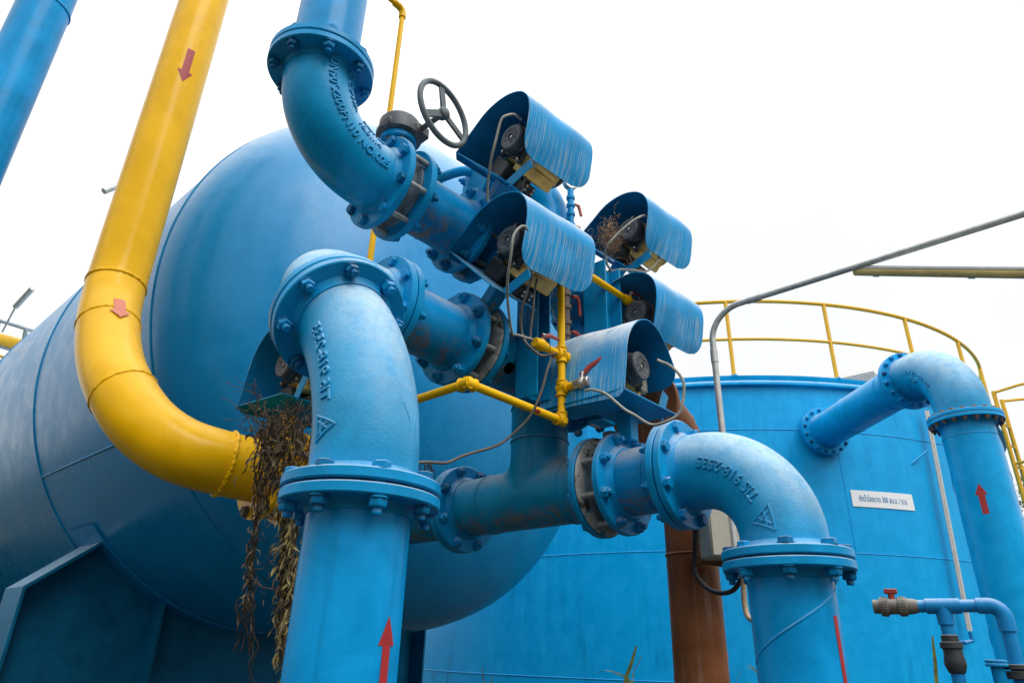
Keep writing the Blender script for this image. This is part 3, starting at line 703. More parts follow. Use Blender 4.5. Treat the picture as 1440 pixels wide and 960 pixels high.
# swept saddle fillets of the tee
b = MB()
n = 96; vs = []; fs = []; m_ = 8      # rounded throat where the column meets the arms
for i in range(n):
    a = 2*math.pi*i/n; c_, s2 = math.cos(a), math.sin(a); q0 = Vector((CX+PR*c_, CY+PR*s2, ZC+PR*abs(s2))); f_ = .065*abs(s2)+.0015
    A_ = q0+Vector((0, 0, f_+.004)); C_ = q0+Vector((0, math.copysign(f_, s2), -.0005)); q0 = q0+Vector((0, 0, .001))
    for k in range(m_+1): t = k/m_; vs.append(A_*(1-t)**2+q0*2*t*(1-t)+C_*t*t)
for i in range(n):
    for k in range(m_): i2 = (i+1) % n; fs.append((i*(m_+1)+k, i2*(m_+1)+k, i2*(m_+1)+k+1, i*(m_+1)+k+1))
b.add(vs, fs); part('throat', b, 'grimy', cl, angle=80)
flange(cl, (1.54, CY, ZB), X, hub=PR+.003)
for c_, n_ in (((1.5375, CY, ZB), -X), ((CX, 1.3445, ZC), -Y)): b = MB(); b.lathe(c_, n_, [(.10, 0), (.163, 0), (.166, .003), (.164, .009), (.150, .012), (.10, .012)], 56); part('seat_ring', b, 'cream', cl); flange(cl, (2.15, CY, ZB), -X, hub=PR+.003)
flange(cl, (CX, 1.347, ZC), Y, hub=PR+.003); flange(cl, (CX, 2.03, ZC), -Y, hub=PR+.003)
bolts(cl, (2.185, CY, ZB), X, g=.122, flip=True); bolts(cl, (CX, 1.31, ZC), Y, g=.122, flip=True)
hp = at(720, 508, 2.45); hp = Vector((1.735, 0, 0)); 
hd_ = Vector((0, CAM[1]-CY, (CAM[2]-ZB))).normalized(); hd_ = Matrix.Rotation(R_(8), 3, X)@hd_
b = MB(); b.disc(Vector((1.655, CY, ZB))+hd_*(PR-.012), hd_, .0215, .0145, 28, .001); part('socket_hole', b, 'hole', cl, 'round black hole in the pipe side')
bk = thing('pipe_stub', 'dark blue flanged pipe running back from the column foot to the domed tank', 'pipe', (CX, 2.03, ZC))
b = MB(); b.cyl((CX, 2.05, ZC), (CX, 2.75, ZC), PR, 48); part('barrel', b, 'grimy', bk); flange(bk, (CX, 2.034, ZC), Y, hub=PR+.003); bolts(bk, (CX, 2.032, ZC), Y, g=.052, flip=True)
# -- lower line to the right
sc_ = thing('spool_pipe', 'lower short blue pipe between the cream-edged valve and the right elbow', 'pipe', (CX, 1.2, ZC))
b = MB(); b.cyl((CX, 1.075, ZC), (CX, 1.26, ZC), PR, 56); b.ring((CX, 1.13, ZC), Y, PR, .004); part('barrel', b, 'spool', sc_)
flange(sc_, (CX, 1.273, ZC), -Y, hub=PR+.006); flange(sc_, (CX, 1.052, ZC), Y, hub=PR+.004)
KC = Vector((CX, .75, ZC))
ec = thing('pipe_elbow', 'right blue elbow marked TIS 918-2535, pale and dusty on top', 'pipe elbow', KC)
pts, O, e0, ax, ang = arc_pts(KC, Y, -Z, .298, .283, .225, 30)
b = MB(); b.tube(pts, CR+.002, 56); part('body', b, 'cast', ec)
flange(ec, (CX, 1.048, ZC), -Y, hub=CR+.004); flange(ec, (CX, .75, 1.855), Z, hub=CR+.004)
gasket(ec, (CX, 1.05, ZC), Y, .14); gasket(ec, (CX, .75, 1.8525), Z, .15); bolts(ec, (CX, 1.05, ZC), Y, g=.052)
bd = Bend(O, e0, ax, ang, .225, CR+.002); s_ = cam_side(bd, ang)
b = MB(); bd.text(b, 'TIS 918-2535', .043, R_(66), s_*R_(82), -1, s_, .006)
vs, fs = emblem(.07, .06); bd.shape(b, vs, fs, R_(88), s_*R_(77), -1, s_, 0)
part('cast_lettering', b, 'cast', ec)
r2 = thing('riser_pipe', 'vertical blue pipe under the right elbow with a red down arrow', 'pipe', (CX, .75, GZ))
b = MB(); b.cyl((CX, .75, GZ), (CX, .75, 1.83), PR, 64); helix(b, (CX, .75, 0), Z, PR, 1.60, 1.79, .46, R_(30), .004); part('barrel', b, 'pipe', r2)
flange(r2, (CX, .75, 1.85), -Z, hub=PR+.003); bolts(r2, (CX, .75, 1.8525), Z, g=.054, flip=True)
b = MB(); wrap_arrow(b, (CX, .75, 1.715), -Z, Vector((-.932, -.362, 0))*math.cos(R_(60))+Vector((.362, -.932, 0))*math.sin(R_(60)), PR, 0, .21, .017, .035, .04); part('flow_arrow', b, 'red', r2, 'red arrow pointing down')

# ------------------------------------------------------------------ powered valves: a valve, and a hooded actuator on its stem
def valve(label, c, n, stem, w=.062, mat='wafer'):
    c = Vector(c); n = Vector(n); s = Vector(stem).normalized()
    t = thing('butterfly_valve', label, 'valve', c, group='butterfly valves under the sun hoods')
    r = .142 if mat == 'cream' else .128
    wafer(t, c, n, w, mat, r)
    b = MB(); b.cyl(c+s*(r-.02), c+s*.185, .026, 20); part('neck', b, 'wafer', t)
    b = MB(); b.box(c-s*(r+.002), n, s.cross(n), s, .022, .035, .014, .008); part('bottom_lug', b, 'wafer', t)
    return t
S45 = Vector((0, -1, 1)).normalized()
valve('upper near valve body clamped between flanges under the top hood', (1.505, CY, ZA), X, S45)
valve('cream-ringed valve body on the middle pipe, left of the steel channel', (1.505, CY, ZB), X, S45)
valve('far upper valve body behind the right-hand steel channel', (2.255, CY, ZA), X, S45)
valve('far middle valve body hidden behind the lowest hood', (2.185, CY, ZB), X, S45)
valve('lower valve body with cream ring beside the right elbow', (CX, 1.31, ZC), Y, Z)

def hood_mesh():
    raw = [(-.205, .215), (-.188, .33), (-.165, .43), (-.115, .505), (-.05, .543), (.01, .542), (.06, .512), (.105, .455), (.138, .40), (.158, .352)]
    pr = crom([(a, b_, 0) for a, b_ in raw], 5); n = len(pr); Ls = [0]
    for a, c in zip(pr[:-1], pr[1:]): Ls.append(Ls[-1]+(c-a).length)
    T = Ls[-1]; x0, x1 = .125, -.235; rc = .075; m = 26; top = []; bot = []
    for i in range(n):
        l = T-Ls[i]; ins = rc-math.sqrt(max(0, rc*rc-(rc-l)**2)) if l < rc else 0
        l2 = Ls[i]; ins2 = .02-math.sqrt(max(0, .02**2-(.02-l2)**2)) if l2 < .02 else 0
        a = x0-ins*.95-ins2; b_ = x1+ins+ins2; ttan = (pr[min(i+1, n-1)]-pr[max(i-1, 0)]).normalized(); nn = Vector((0, -ttan.y, ttan.x)) if False else Vector((0, 0, 0))
        nn = Vector((0, -ttan.y*-1, ttan.x*-1)); nn = Vector((0, -ttan.y, ttan.x))
        row1 = []; row2 = []
        for j in range(m+1):
            x = a+(b_-a)*j/m; wob = .0016*math.sin(x*31+pr[i].x*13)+.0012*math.sin(x*13+pr[i].y*29)
            p = Vector((x, pr[i].x*(1-.12*(x0-x)), pr[i].y+.05*(x0-x)))+Vector((0, -ttan.y, ttan.x))*wob
            row1.append(p+Vector((0, -ttan.y, ttan.x))*.0015); row2.append(p-Vector((0, -ttan.y, ttan.x))*.0015)
        top.append(row1); bot.append(row2)
    b = MB(); vs = []; k = m+1
    for r in top: vs += r
    for r in bot: vs += r
    N = n*k; fs = []
    for i in range(n-1):
        for j in range(m):
            a = i*k+j; fs.append((a, a+1, a+k+1, a+k)); fs.append((N+a, N+a+k, N+a+k+1, N+a+1))
    for i in range(n-1): fs.append((i*k, (i+1)*k, N+(i+1)*k, N+i*k)); fs.append((i*k+m, N+i*k+m, N+(i+1)*k+m, (i+1)*k+m))
    for j in range(m): fs.append((j, N+j, N+j+1, j+1)); fs.append(((n-1)*k+j, (n-1)*k+j+1, N+(n-1)*k+j+1, N+(n-1)*k+j))
    hood_mesh.inner = set(); c0 = 0
    for q_, f in enumerate(fs):
        if all(v >= N for v in f): hood_mesh.inner.add(q_)
    return b.add(vs, fs)
def build_actuator():
    t = thing('valve_actuator', 'x', 'actuator')
    P = lambda nm, mb, mt, par=None, ang=38: part(nm, mb, mt, par or t, None, ang, local=True)
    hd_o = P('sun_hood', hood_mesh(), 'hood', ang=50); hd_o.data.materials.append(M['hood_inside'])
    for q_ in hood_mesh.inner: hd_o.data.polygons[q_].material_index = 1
    b = MB(); b.abox(-.032, .026, -.024, .024, .135, .238, .003); P('stem_bracket', b, 'steel')
    b = MB(); b.abox(-.20, .122, -.205, -.05, .2385, .2425); b.abox(-.095, .1215, -.052, .125, .2383, .2427); P('base_plate', b, 'steel')
    b = MB(); b.abox(-.02, .022, .125, .128, .232, .29) ; b = MB(); b.bar((.06, .112, .236), (.06, .166, .345), .042, .004, (1, 0, 0)); P('strap', b, 'steel')
    b = MB(); b.abox(-.11, .03, -.095, .006, .2435, .318, .008); b.abox(-.085, -.02, .007, .085, .2435, .285, .006); g_ = P('gearbox', b, 'black')
    for xx in (-.07, -.035):
        for zz in (.258, .274):
            b = MB(); b.hexn((xx, .0855, zz), (0, 1, 0), .0055, .005); P('screw', b, 'zinc', g_)
    b = MB(); b.abox(-.175, .018, -.078, .072, .3185, .452, .02); b.abox(-.15, .012, .008, .078, .298, .345, .006); b.abox(-.15, -.01, .0725, .088, .35, .43, .01); P('housing', b, 'ochre')
    cx0, cz0 = -.012, .392
    b = MB()
    b.box((.026, cx0+.006, cz0), (1, 0, 0), (0, 1, 0), (0, 0, 1), .0075, .068, .062, .006)
    for sy in (-1, 1):
        for sz in (-1, 1): b.lathe((.0185, cx0+sy*.056, cz0+sz*.056), (1, 0, 0), [(.014, 0), (.014, .013), (.012, .015)], 16)
    b.lathe((.034, cx0, cz0), (1, 0, 0), [(.056, 0), (.054, .012), (.052, .014)], 36); e = P('end_cover', b, 'black')
    for sy in (-1, 1):
        for sz in (-1, 1): b = MB(); b.hexn((.034, cx0+sy*.056, cz0+sz*.056), (1, 0, 0), .0062, .005); P('screw', b, 'zinc', e)
    b = MB(); b.lathe((.048, cx0, cz0), (1, 0, 0), [(.050, 0), (.052, .003), (.052, .024), (.048, .029), (.036, .030), (.034, .0285), (.0165, .0285), (.015, .031), (.011, .031), (.0095, .020), (.001, .020)], 40)
    for k in range(8):
        a = R_(45*k+10)
        if k in (2, 6): continue
        b.box((.078, cx0+.0275*math.cos(a), cz0+.0275*math.sin(a)), (0, -math.sin(a), math.cos(a)), (1, 0, 0), (0, math.cos(a), math.sin(a)), .005, .0012, .0012)
    kn = P('cap', b, 'knob'); b = MB(); b.lathe((.069, cx0, cz0), (1, 0, 0), [(.0062, 0), (.0062, .006), (.002, .007)], 14); P('screw', b, 'zinc', kn)
    b = MB(); b.lathe((-.176, cx0, cz0-.01), (-1, 0, 0), [(.062, 0), (.062, .02), (.05, .035)], 30); P('rear_cover', b, 'black')
    b = MB(); b.cyl((.03, .075, .425), (.03, .105, .405), .012, 16); b.cyl((.012, .068, .405), (.012, .068, .455), .014, 16); P('cable_gland', b, 'black')
    b = MB(); b.lathe((.008, .098, .335), (0, 0, 1), [(.010, 0), (.016, .006), (.017, .045), (.014, .06)], 18); P('sight_glass', b, 'glass')
    return t
act0 = build_actuator()
def copy_tree(o, par=None):
    c = o.copy(); COL.objects.link(c); c.parent = par
    for ch in list(o.children): copy_tree(ch, c)
    return c
def place_act(label, c, front, s, first=False, rear=0.):
    t = act0 if first else copy_tree(act0)
    f = Vector(front).normalized(); s = Vector(s).normalized(); y = s.cross(f)
    mm = Matrix((f, y, s)).transposed().to_4x4(); t.matrix_world = Matrix.Translation(Vector(c)) @ mm
    t['label'] = label; t['group'] = 'valve actuators under blue sun hoods'; return t
acts = []
mX = Vector((-1, 0, 0)); CYL = []
place_act('topmost hooded actuator, its open end beside the handwheel', (1.505, CY, ZA), mX, S45, True)
place_act('largest central hooded actuator, second from the top, dusty blue roof', (1.505, CY, ZB), mX, S45)
act3 = place_act('far upper hooded actuator with a straw nest beside its cap', (2.285, CY, ZA), mX, S45)
place_act('far lower hooded actuator next to the tank railing', (2.235, CY-.04, ZB), mX, S45)
place_act('lowest hooded actuator facing right, upright above the right valve', (CX, 1.235, ZC+.005), (0, -1, 0), Z)
yv = Vector((1.30, 2.30, 2.18))
place_act('leftmost hooded actuator half hidden behind the nearest elbow', (1.25, 2.30, 2.20), mX, Vector((0, -math.sin(R_(4)), math.cos(R_(4)))))
act0 = None

# ------------------------------------------------------------------ big yellow line
ym = thing('gas_pipe', 'big yellow pipe coming down from the top left and bending to the right', 'pipe', (.70, 2.87, 2.9))
pth = [Vector((.70, 2.88, 5.6)), Vector((.70, 2.88, 4.6)), Vector((.70, 2.88, 3.6)), Vector((.70, 2.88, 3.05)), Vector((.695, 2.85, 2.87)), Vector((.69, 2.78, 2.73)), Vector((.70, 2.66, 2.55)), Vector((.73, 2.54, 2.41)), Vector((.80, 2.43, 2.28)), Vector((.90, 2.35, 2.205)), Vector((1.04, 2.305, 2.18)), Vector((1.18, 2.30, 2.178))]
yp = crom(pth, 8)
b = MB(); b.tube(yp, PR, 56); part('barrel', b, 'yellow', ym)
b = MB()
def jag_ring(mb, c, n, R, r, seg=130, k=6):
    x, y, z = frame(n); rd = random.Random(5); vs = []; fs = []
    for i in range(seg):
        a = 2*math.pi*i/seg; d = x*math.cos(a)+y*math.sin(a); rr = r*rd.uniform(.7, 1.35); oz = rd.uniform(-.3, .3)*r
        for j in range(k): b_ = 2*math.pi*j/k; vs.append(c+d*(R+rr*math.cos(b_))+z*(r*1.1*math.sin(b_)+oz))
    for i in range(seg):
        for j in range(k): fs.append((i*k+j, ((i+1) % seg)*k+j, ((i+1) % seg)*k+(j+1) % k, i*k+(j+1) % k))
    mb.add(vs, fs)
def near_ring(mb, P, q, r, wr, mat=None, jag=0):
    i = min(range(len(P)), key=lambda k: (P[k]-Vector(q)).length); i = max(1, min(i, len(P)-2)); n = (P[i+1]-P[i-1]).normalized(); jag_ring(mb, P[i], n, r, wr); return P[i], n
for q, w in (((.70, 2.87, 2.93), .0055), ((.69, 2.76, 2.70), .004), ((.735, 2.53, 2.40), .004), ((1.04, 2.305, 2.18), .0075)): b = MB(); near_ring(b, yp, q, PR, w); part('weld_seam', b, 'yellow', ym)
tcv = at(250, 125, 3.3)-Vector((.70, 2.88, 4.0))
pz = at(252, 100, 3.25); b = MB(); h = 4.18
wrap_arrow(b, (.70, 2.88, h), -Z, Matrix.Rotation(R_(6), 3, 'Z')@Vector((-.70, -2.88, 0)), PR, 0, .20, .033, .065, .068); part('flow_arrow', b, 'red', ym, 'dark red arrow pointing down')
a0 = Vector((.692, 2.79, 2.745)); a1 = Vector((.70, 2.66, 2.55)); b = MB()
wrap_arrow(b, a0+(a1-a0)*.0, a1-a0, Matrix.Rotation(R_(12), 3, 'Z')@(Vector(CAM)-a0), PR+.001, 0, .115, .04, .045, .075, .0035); part('flow_arrow', b, 'red_faded', ym, 'faded pink arrow pointing down')
def yflange(t, c, n):
    b = MB(); b.disc(c, n, FR, .024, 48); return part('flange', b, 'yellow', t)
yflange(ym, (1.20, 2.30, 2.178), -X)
yvv = thing('butterfly_valve', 'yellow flanged valve on the gas pipe, smothered in dried vines', 'valve', (1.25, 2.30, 2.178))
b = MB(); b.disc((1.205, 2.30, 2.178), X, .13, .07, 40); b.cyl((1.24, 2.30, 2.29), (1.235, 2.28, 2.40), .03, 16); part('body', b, 'yellow', yvv)
yflange(yvv, (1.30, 2.30, 2.178), -X); bolts(yvv, (1.238, 2.30, 2.178), X, g=.125, mat='rusty_bolt')
b = MB(); b.cyl((1.30, 2.30, 2.178), (1.42, 2.30, 2.178), PR, 40); part('stub', b, 'yellow', yvv)
# ------------------------------------------------------------------ blue pipe at the top left corner
p0 = at(67, 0, 3.35); lb = thing('riser_pipe', 'slanting-looking blue pipe in the top left corner of the picture', 'pipe', (p0.x, p0.y, GZ))
b = MB(); b.cyl((p0.x, p0.y, GZ), (p0.x, p0.y, 6.2), PR, 48); b.ring((p0.x, p0.y, 4.40), Z, PR, .006, 48, 6); part('barrel', b, 'pipe', lb)
# ------------------------------------------------------------------ thin yellow line behind the upper spool
q = at(520, 370, 2.75); ty = thing('gas_line', 'thin yellow pipe rising behind the upper elbow and out of the picture', 'pipe', q)
zt = 4.47; b = MB(); b.cyl((q.x, q.y, 2.35), (q.x, q.y, zt-.02), .0125, 12); b.cyl((q.x-.02, q.y, zt), (q.x-1.2, q.y, zt), .0125, 12); part('pipe_run', b, 'yellow_small', ty)
b = MB(); b.tube([(q.x, q.y, zt-.055), (q.x, q.y, zt-.025), (q.x-.008, q.y, zt-.008), (q.x-.025, q.y, zt), (q.x-.055, q.y, zt)], .018, 12); part('elbow_fitting', b, 'yellow_small', ty)
# ------------------------------------------------------------------ small yellow air line in front
yl = thing('gas_line', 'thin yellow pipe with elbows and side branches in front of the blue column', 'pipe', (1.728, 1.367, 2.33))
c0 = Vector((1.728, 1.367, 2.325)); y_end = Vector((1.285, 1.367, 2.325)); r_ = .0135
ztop = 2.97
b = MB(); b.cyl(c0, y_end, r_, 16); b.cyl(y_end, y_end+Y*.33, r_, 16); b.cyl(c0, (c0.x, c0.y, ztop), r_, 16)
b.cyl((c0.x, c0.y, ztop), (c0.x+.42, c0.y, ztop), r_, 16)
zj = 2.565; b.cyl((c0.x-.075, c0.y+.0, zj+.0), (c0.x+.09, c0.y, zj), r_, 16); zk = 2.44; b.cyl((c0.x, c0.y, zk), (c0.x, c0.y-.07, zk), r_, 16)
part('pipe_run', b, 'yellow_small', yl)
def fitting(c, dirs, r=.0185, l=.026):
    b = MB()
    for d in dirs:
        d = Vector(d); b.cyl(Vector(c)-d*.012, Vector(c)+d*l, r, 16); b.ring(Vector(c)+d*l, d, r, .003, 18, 6)
    part('elbow_fitting' if len(dirs) == 2 else 'tee_fitting', b, 'yellow_small', yl)
fitting(c0, (-X, Z)); fitting(y_end, (X, Y)); fitting((c0.x, c0.y, zj), (X, -X, Z, -Z)); fitting((c0.x, c0.y, zk), (-Y, Z, -Z)); fitting((c0.x, c0.y, ztop), (X, -Z))
b = MB(); wrap_arrow(b, c0-X*.16, X, Vector(CAM)-c0, r_, 0, .035, .008, .014, .018); part('flow_arrow', b, 'red', yl, 'small red arrow')
def ball_valve(label, c, d, hd, hup, body='yellow_small', handle='red_handle', hl=.07, s=1.):
    """c inlet, d run direction, hup stem direction, hd handle direction"""
    c = Vector(c); d = Vector(d).normalized(); hup = Vector(hup).normalized(); hd = Vector(hd).normalized()
    t = thing('ball_valve', label, 'valve', c, group='small ball valves')
    b = MB(); b.lathe(c, d, [(.016*s, 0), (.0175*s, .002), (.0175*s, .016*s), (.021*s, .02*s), (.023*s, .03*s), (.021*s, .04*s), (.0175*s, .044*s), (.0175*s, .058*s), (.015*s, .06*s)], 18); part('body', b, body, t)
    m = c+d*.03*s; b = MB(); b.cyl(m+hup*.015*s, m+hup*.034*s, .0055*s, 10); b.hexn(m+hup*.034*s, hup, .008*s, .006*s); part('stem', b, 'zinc', t)
    b = MB(); e = m+hup*.033*s; w = hup.cross(hd)
    b.tube([e-hd*.008*s, e+hd*.012*s, e+hd*.025*s+hup*.01*s, e+hd*(hl)+hup*.012*s], [.006*s, .009*s, .0085*s, .0075*s], 10, flat=.45); part('lever', b, handle, t); return t
ball_valve('yellow branch valve with a flat red lever beside the near steel channel', (c0.x-.145, c0.y, zj), X, X, Vector((-.1, -.5, .8)), hl=.075)
ball_valve('lever valve with its red lever raised, before the lowest hood', (c0.x, c0.y-.058, zk), -Y, Vector((.25, -.6, .35)), Vector((0, 0, 1)), body='zinc', hl=.085)
ball_valve('far yellow valve with a red lever below the straw-filled hood', (c0.x+.42, c0.y, ztop), X, X, Vector((-.1, -.5, .8)), hl=.07)
# ------------------------------------------------------------------ steel channels
def channel(label, x, y, z0, z1, w=.10, d=.075):
    t = thing('steel_channel', label, 'post', (x, y, z0), group='blue steel channels among the pipes')
    b = MB(); b.abox(x-w/2, x+w/2, y, y+.008, z0, z1, .001); part('web', b, 'steel', t)
    for s in (-1, 1): b = MB(); b.abox(x+s*w/2-.004, x+s*w/2+.004, y-.045, y+.030, z0, z1, .001); part('flange', b, 'steel', t)
    return t
def boxpost(label, c, z0, z1, hw, hd, a):
    t = thing('steel_channel', label, 'post', (c[0], c[1], z0), group='blue steel channels among the pipes')
    ux = Vector((math.cos(a), math.sin(a), 0)); uy = Vector((-ux.y, ux.x, 0))
    b = MB(); b.box((c[0], c[1], (z0+z1)/2), ux, uy, Z, hw, hd, (z1-z0)/2, .002); part('web', b, 'steel', t); return t, ux, uy
t, ux, uy = boxpost('near blue steel channel hanging in front of the blue column', (1.70, 1.50), 2.415, 3.0, .036, .026, R_(0))
for s in (-1, 1): b = MB(); b.box((1.70+s*.033, 1.472-.024, 2.7075), X, Y, Z, .004, .024, .2925, .001); part('edge_flange', b, 'steel', t)
b = MB(); b.abox(1.70, 1.73, 1.50, 1.515, 2.395, 2.416); part('lug', b, 'steel', t)
t, ux, uy = boxpost('far blue steel channel right of the yellow upright', (2.075, 1.45), 2.42, 3.10, .055, .03, R_(0))
for s in (-1, 1): b = MB(); b.box((2.075+s*.052, 1.42-.026, 2.76), X, Y, Z, .004, .026, .34, .001); part('edge_flange', b, 'steel', t)
b = MB(); b.hexn((2.055, 1.418, 2.86), -Y, .012, .02); part('bolt', b, 'bolt', t)
b = MB(); b.cyl((1.72, 1.53, 2.62), (2.05, 1.50, 2.70), .013, 12); solo('tie_bar', b, 'steel', 'blue steel tie bar between the two channels', 'bar')
# ------------------------------------------------------------------ rusty drain with red valve
dr = thing('drain_pipe', 'rusty brown upright pipe with couplings and a red lever, right of the yellow upright', 'pipe', (1.95, 1.50, 2.70))
dx, dy = 1.93, 1.50
b = MB(); b.cyl((dx, dy, 2.70), (dx, dy, 3.02), .014, 14)
for z in (2.70, 2.75, 2.80, 2.87, 2.93): b.lathe((dx, dy, z), Z, [(.017, 0), (.021, .003), (.021, .018), (.017, .021)], 14)
part('pipe_run', b, 'rusty_bolt', dr); b = MB(); b.tube([(dx+.01, dy-.025, 2.925), (dx+.03, dy-.03, 2.93), (dx+.04, dy-.032, 2.915), (dx+.045, dy-.033, 2.85)], [.008, .008, .007, .006], 8); part('lever', b, 'red_handle', dr)
b = MB(); b.tube([(dx, dy-.025, 2.765), (dx+.02, dy-.03, 2.765), (dx+.05, dy-.035, 2.75)], [.006, .009, .010], 8); part('lever', b, 'red_handle', dr)
# ------------------------------------------------------------------ gauge line
gx, gy = 1.92, 1.465
gg = thing('pressure_gauge', 'small gauge on a thin blue pipe with red taps, right of the top hood', 'gauge', (gx, gy, 3.3))
b = MB(); b.cyl((gx, gy, 3.12), (gx, gy, 3.44), .0135, 14)
for z in (3.2, 3.245, 3.30, 3.345, 3.385): b.lathe((gx, gy, z), Z, [(.014, 0), (.0185, .003), (.0185, .016), (.014, .019)], 14)
b.cyl((gx, gy, 3.29), (gx-.02, gy+.11, 3.27), .012, 12); part('pipe_run', b, 'pipe', gg)
gn = Vector((-.4, -.85, -.1)).normalized(); b = MB(); b.lathe((gx, gy, 3.475), gn, [(.031, -.014), (.034, -.01), (.034, .012), (.031, .014), (.029, .010), (.002, .010)], 28); part('dial', b, 'zinc', gg)
for z, s in ((3.36, 1), (3.25, 1)):
    b = MB(); b.tube([(gx+.012, gy-.015, z), (gx+.03, gy-.02, z+.0), (gx+.045*s, gy-.022, z-.045)], [.006, .007, .006], 8); part('lever', b, 'red_faded', gg)

# ------------------------------------------------------------------ brown pipe with cabinet
bx, by = 2.80, 1.50
bw = thing('brown_pipe', 'rusty brown pipe rising behind the right elbow and bending left behind the lowest hood', 'pipe', (bx, by, GZ))
pts, O, e0, ax, ang = arc_pts((bx, by, ZB), -Z, -X, .26, .30, .235); b = MB(); b.tube(pts, PR+.002, 48); part('bend', b, 'brown', bw)
b = MB(); b.cyl((bx, by, GZ), (bx, by, ZB-.25), PR, 56); part('barrel', b, 'brown', bw)
b = MB()
seams('brown', bw, ((bx, by, 2.34), Z, PR+.001, .005), ((bx, by, 2.02), Z, PR+.001, .005))
for z0, z1, ph in ((1.6, 1.98, R_(190)), (1.0, 1.55, R_(190))): b = MB(); helix(b, (bx, by, 0), Z, PR, z0, z1, .55, ph, .003); part('weld_seam', b, 'brown', bw)
b = MB(); near_ring(b, pts, (bx-.1, by, ZB-.05), PR+.002, .004); part('weld_seam', b, 'brown', bw)
b = MB(); e2 = Vector((bx+.05, by-.105, 1.2)); part('flange', MB().disc((bx-.31, by, ZB), -X, FR, .024, 48), 'brown', bw)
kb = thing('control_box', 'beige metal cabinet seen through the right elbow, bracketed to the brown pipe', 'cabinet', (2.95, 1.28, 2.0))
ca = at(1020, 748, 2.75); u1 = Vector((.75, -.66, 0)).normalized(); u2 = Vector((-u1.y, u1.x, 0))
b = MB(); b.box(ca+u1*.06+Z*.03, u1, u2, Z, .15, .06, .135, .006); part('case', b, 'box', kb)
b = MB(); b.box(ca+u1*.06+Z*.03-u2*.062, u1, u2, Z, .143, .002, .128, .001); part('door', b, 'box', kb)
b = MB(); p = at(985, 765, 2.85); p2 = at(985, 782, 2.85)
b.bar(at(972, 785, 2.84), at(1028, 793, 2.72), .03, .03); b.bar(at(980, 785, 2.83), at(980, 705, 2.83), .025, .03, X); part('bracket', b, 'brown', kb)
def cable(name, label, pts, r, mat, cat='cable', k=8, group=None):
    q = crom(pts, k); b = MB(); rd = random.Random(len(label)); ph = [rd.uniform(0, 6) for _ in range(3)]
    q = [p+Vector((math.sin(i*.31+ph[0]), math.sin(i*.27+ph[1]), math.sin(i*.36+ph[2])))*.0025*min(1, i/4, (len(q)-1-i)/4) for i, p in enumerate(q)]
    b.tube(q, r*.82, 10); return solo(name, b, mat, label, cat, group)
cable('black_cable', 'thick black cable looping under the cabinet from the brown pipe', [at(975, 700, 2.82), at(977, 740, 2.80), at(976, 785, 2.78), at(980, 808, 2.75), at(992, 824, 2.7), at(1012, 834, 2.6), at(1030, 830, 2.5), at(1042, 812, 2.42), at(1048, 795, 2.4)], .011, 'black_cable')
cable('beige_hose', 'short beige hose curling behind the right riser', [at(1046, 800, 2.3), at(1045, 822, 2.3), at(1047, 845, 2.28), at(1052, 865, 2.25), at(1062, 874, 2.2), at(1075, 868, 2.1)], .011, 'beige_hose', 'hose')
# ------------------------------------------------------------------ conduit pole and batten lamp
kp = .72; S = lambda x, y, z: Vector((x*kp, y*kp, 1.6+(z-1.6)*kp))
cp = thing('lamp_pole', 'bent grey steel tube rising past the round tank towards the upper right corner', 'pole', S(3.64, 1.69, 2.05))
b = MB(); pl = [S(3.64, 1.69, 2.1), S(3.64, 1.69, 2.8), S(3.64, 1.69, 3.38)]+[S(3.64, 1.69-.20+.20*math.cos(R_(a)), 3.40+.20*math.sin(R_(a))) for a in range(5, 86, 8)]+[S(3.64, 1.45, 3.60), S(3.64, 0.84, 3.60), S(3.64, -.9, 3.60)]
b.tube(pl, .0135, 16); part('tube', b, 'galv', cp)
for q_, d_ in (((3.64, 1.69, 3.30), Z), ((3.64, 1.40, 3.60), Y)): b = MB(); b.cyl(S(*q_)-Vector(d_)*.03, S(*q_)+Vector(d_)*.03, .016, 16); part('coupling', b, 'galv', cp)
la_ = at(1199, 381.5, 2.74); lb_ = at(1500, 385.5, 2.2); ldn = (lb_-la_).normalized(); lsd = ldn.cross(Z).normalized(); lup = lsd.cross(ldn)
lp = thing('batten_lamp', 'long batten lamp with a yellowed cover hanging from the bent grey tube', 'lamp', la_)
Ll = (lb_-la_).length
b = MB(); b.box((la_+lb_)/2+lup*.010, ldn, lsd, lup, Ll/2, .025, .007, .003); part('housing', b, 'lampbody', lp)
b = MB(); n = 10; prof = [Vector((0, 0, 0))]
pts = [lsd*(.023*math.cos(math.pi*i/n))-lup*(.020*math.sin(math.pi*i/n)) for i in range(n+1)]; b.prism([la_+ldn*.01+p+lup*.003 for p in pts], ldn*(Ll-.02)); part('diffuser', b, 'diffuser', lp)
for f_ in (.12, .6): b = MB(); b.box(la_+ldn*Ll*f_+lup*.004-lsd*.026, ldn, lsd, lup, .012, .004, .016, .002); part('clip', b, 'zinc', lp)
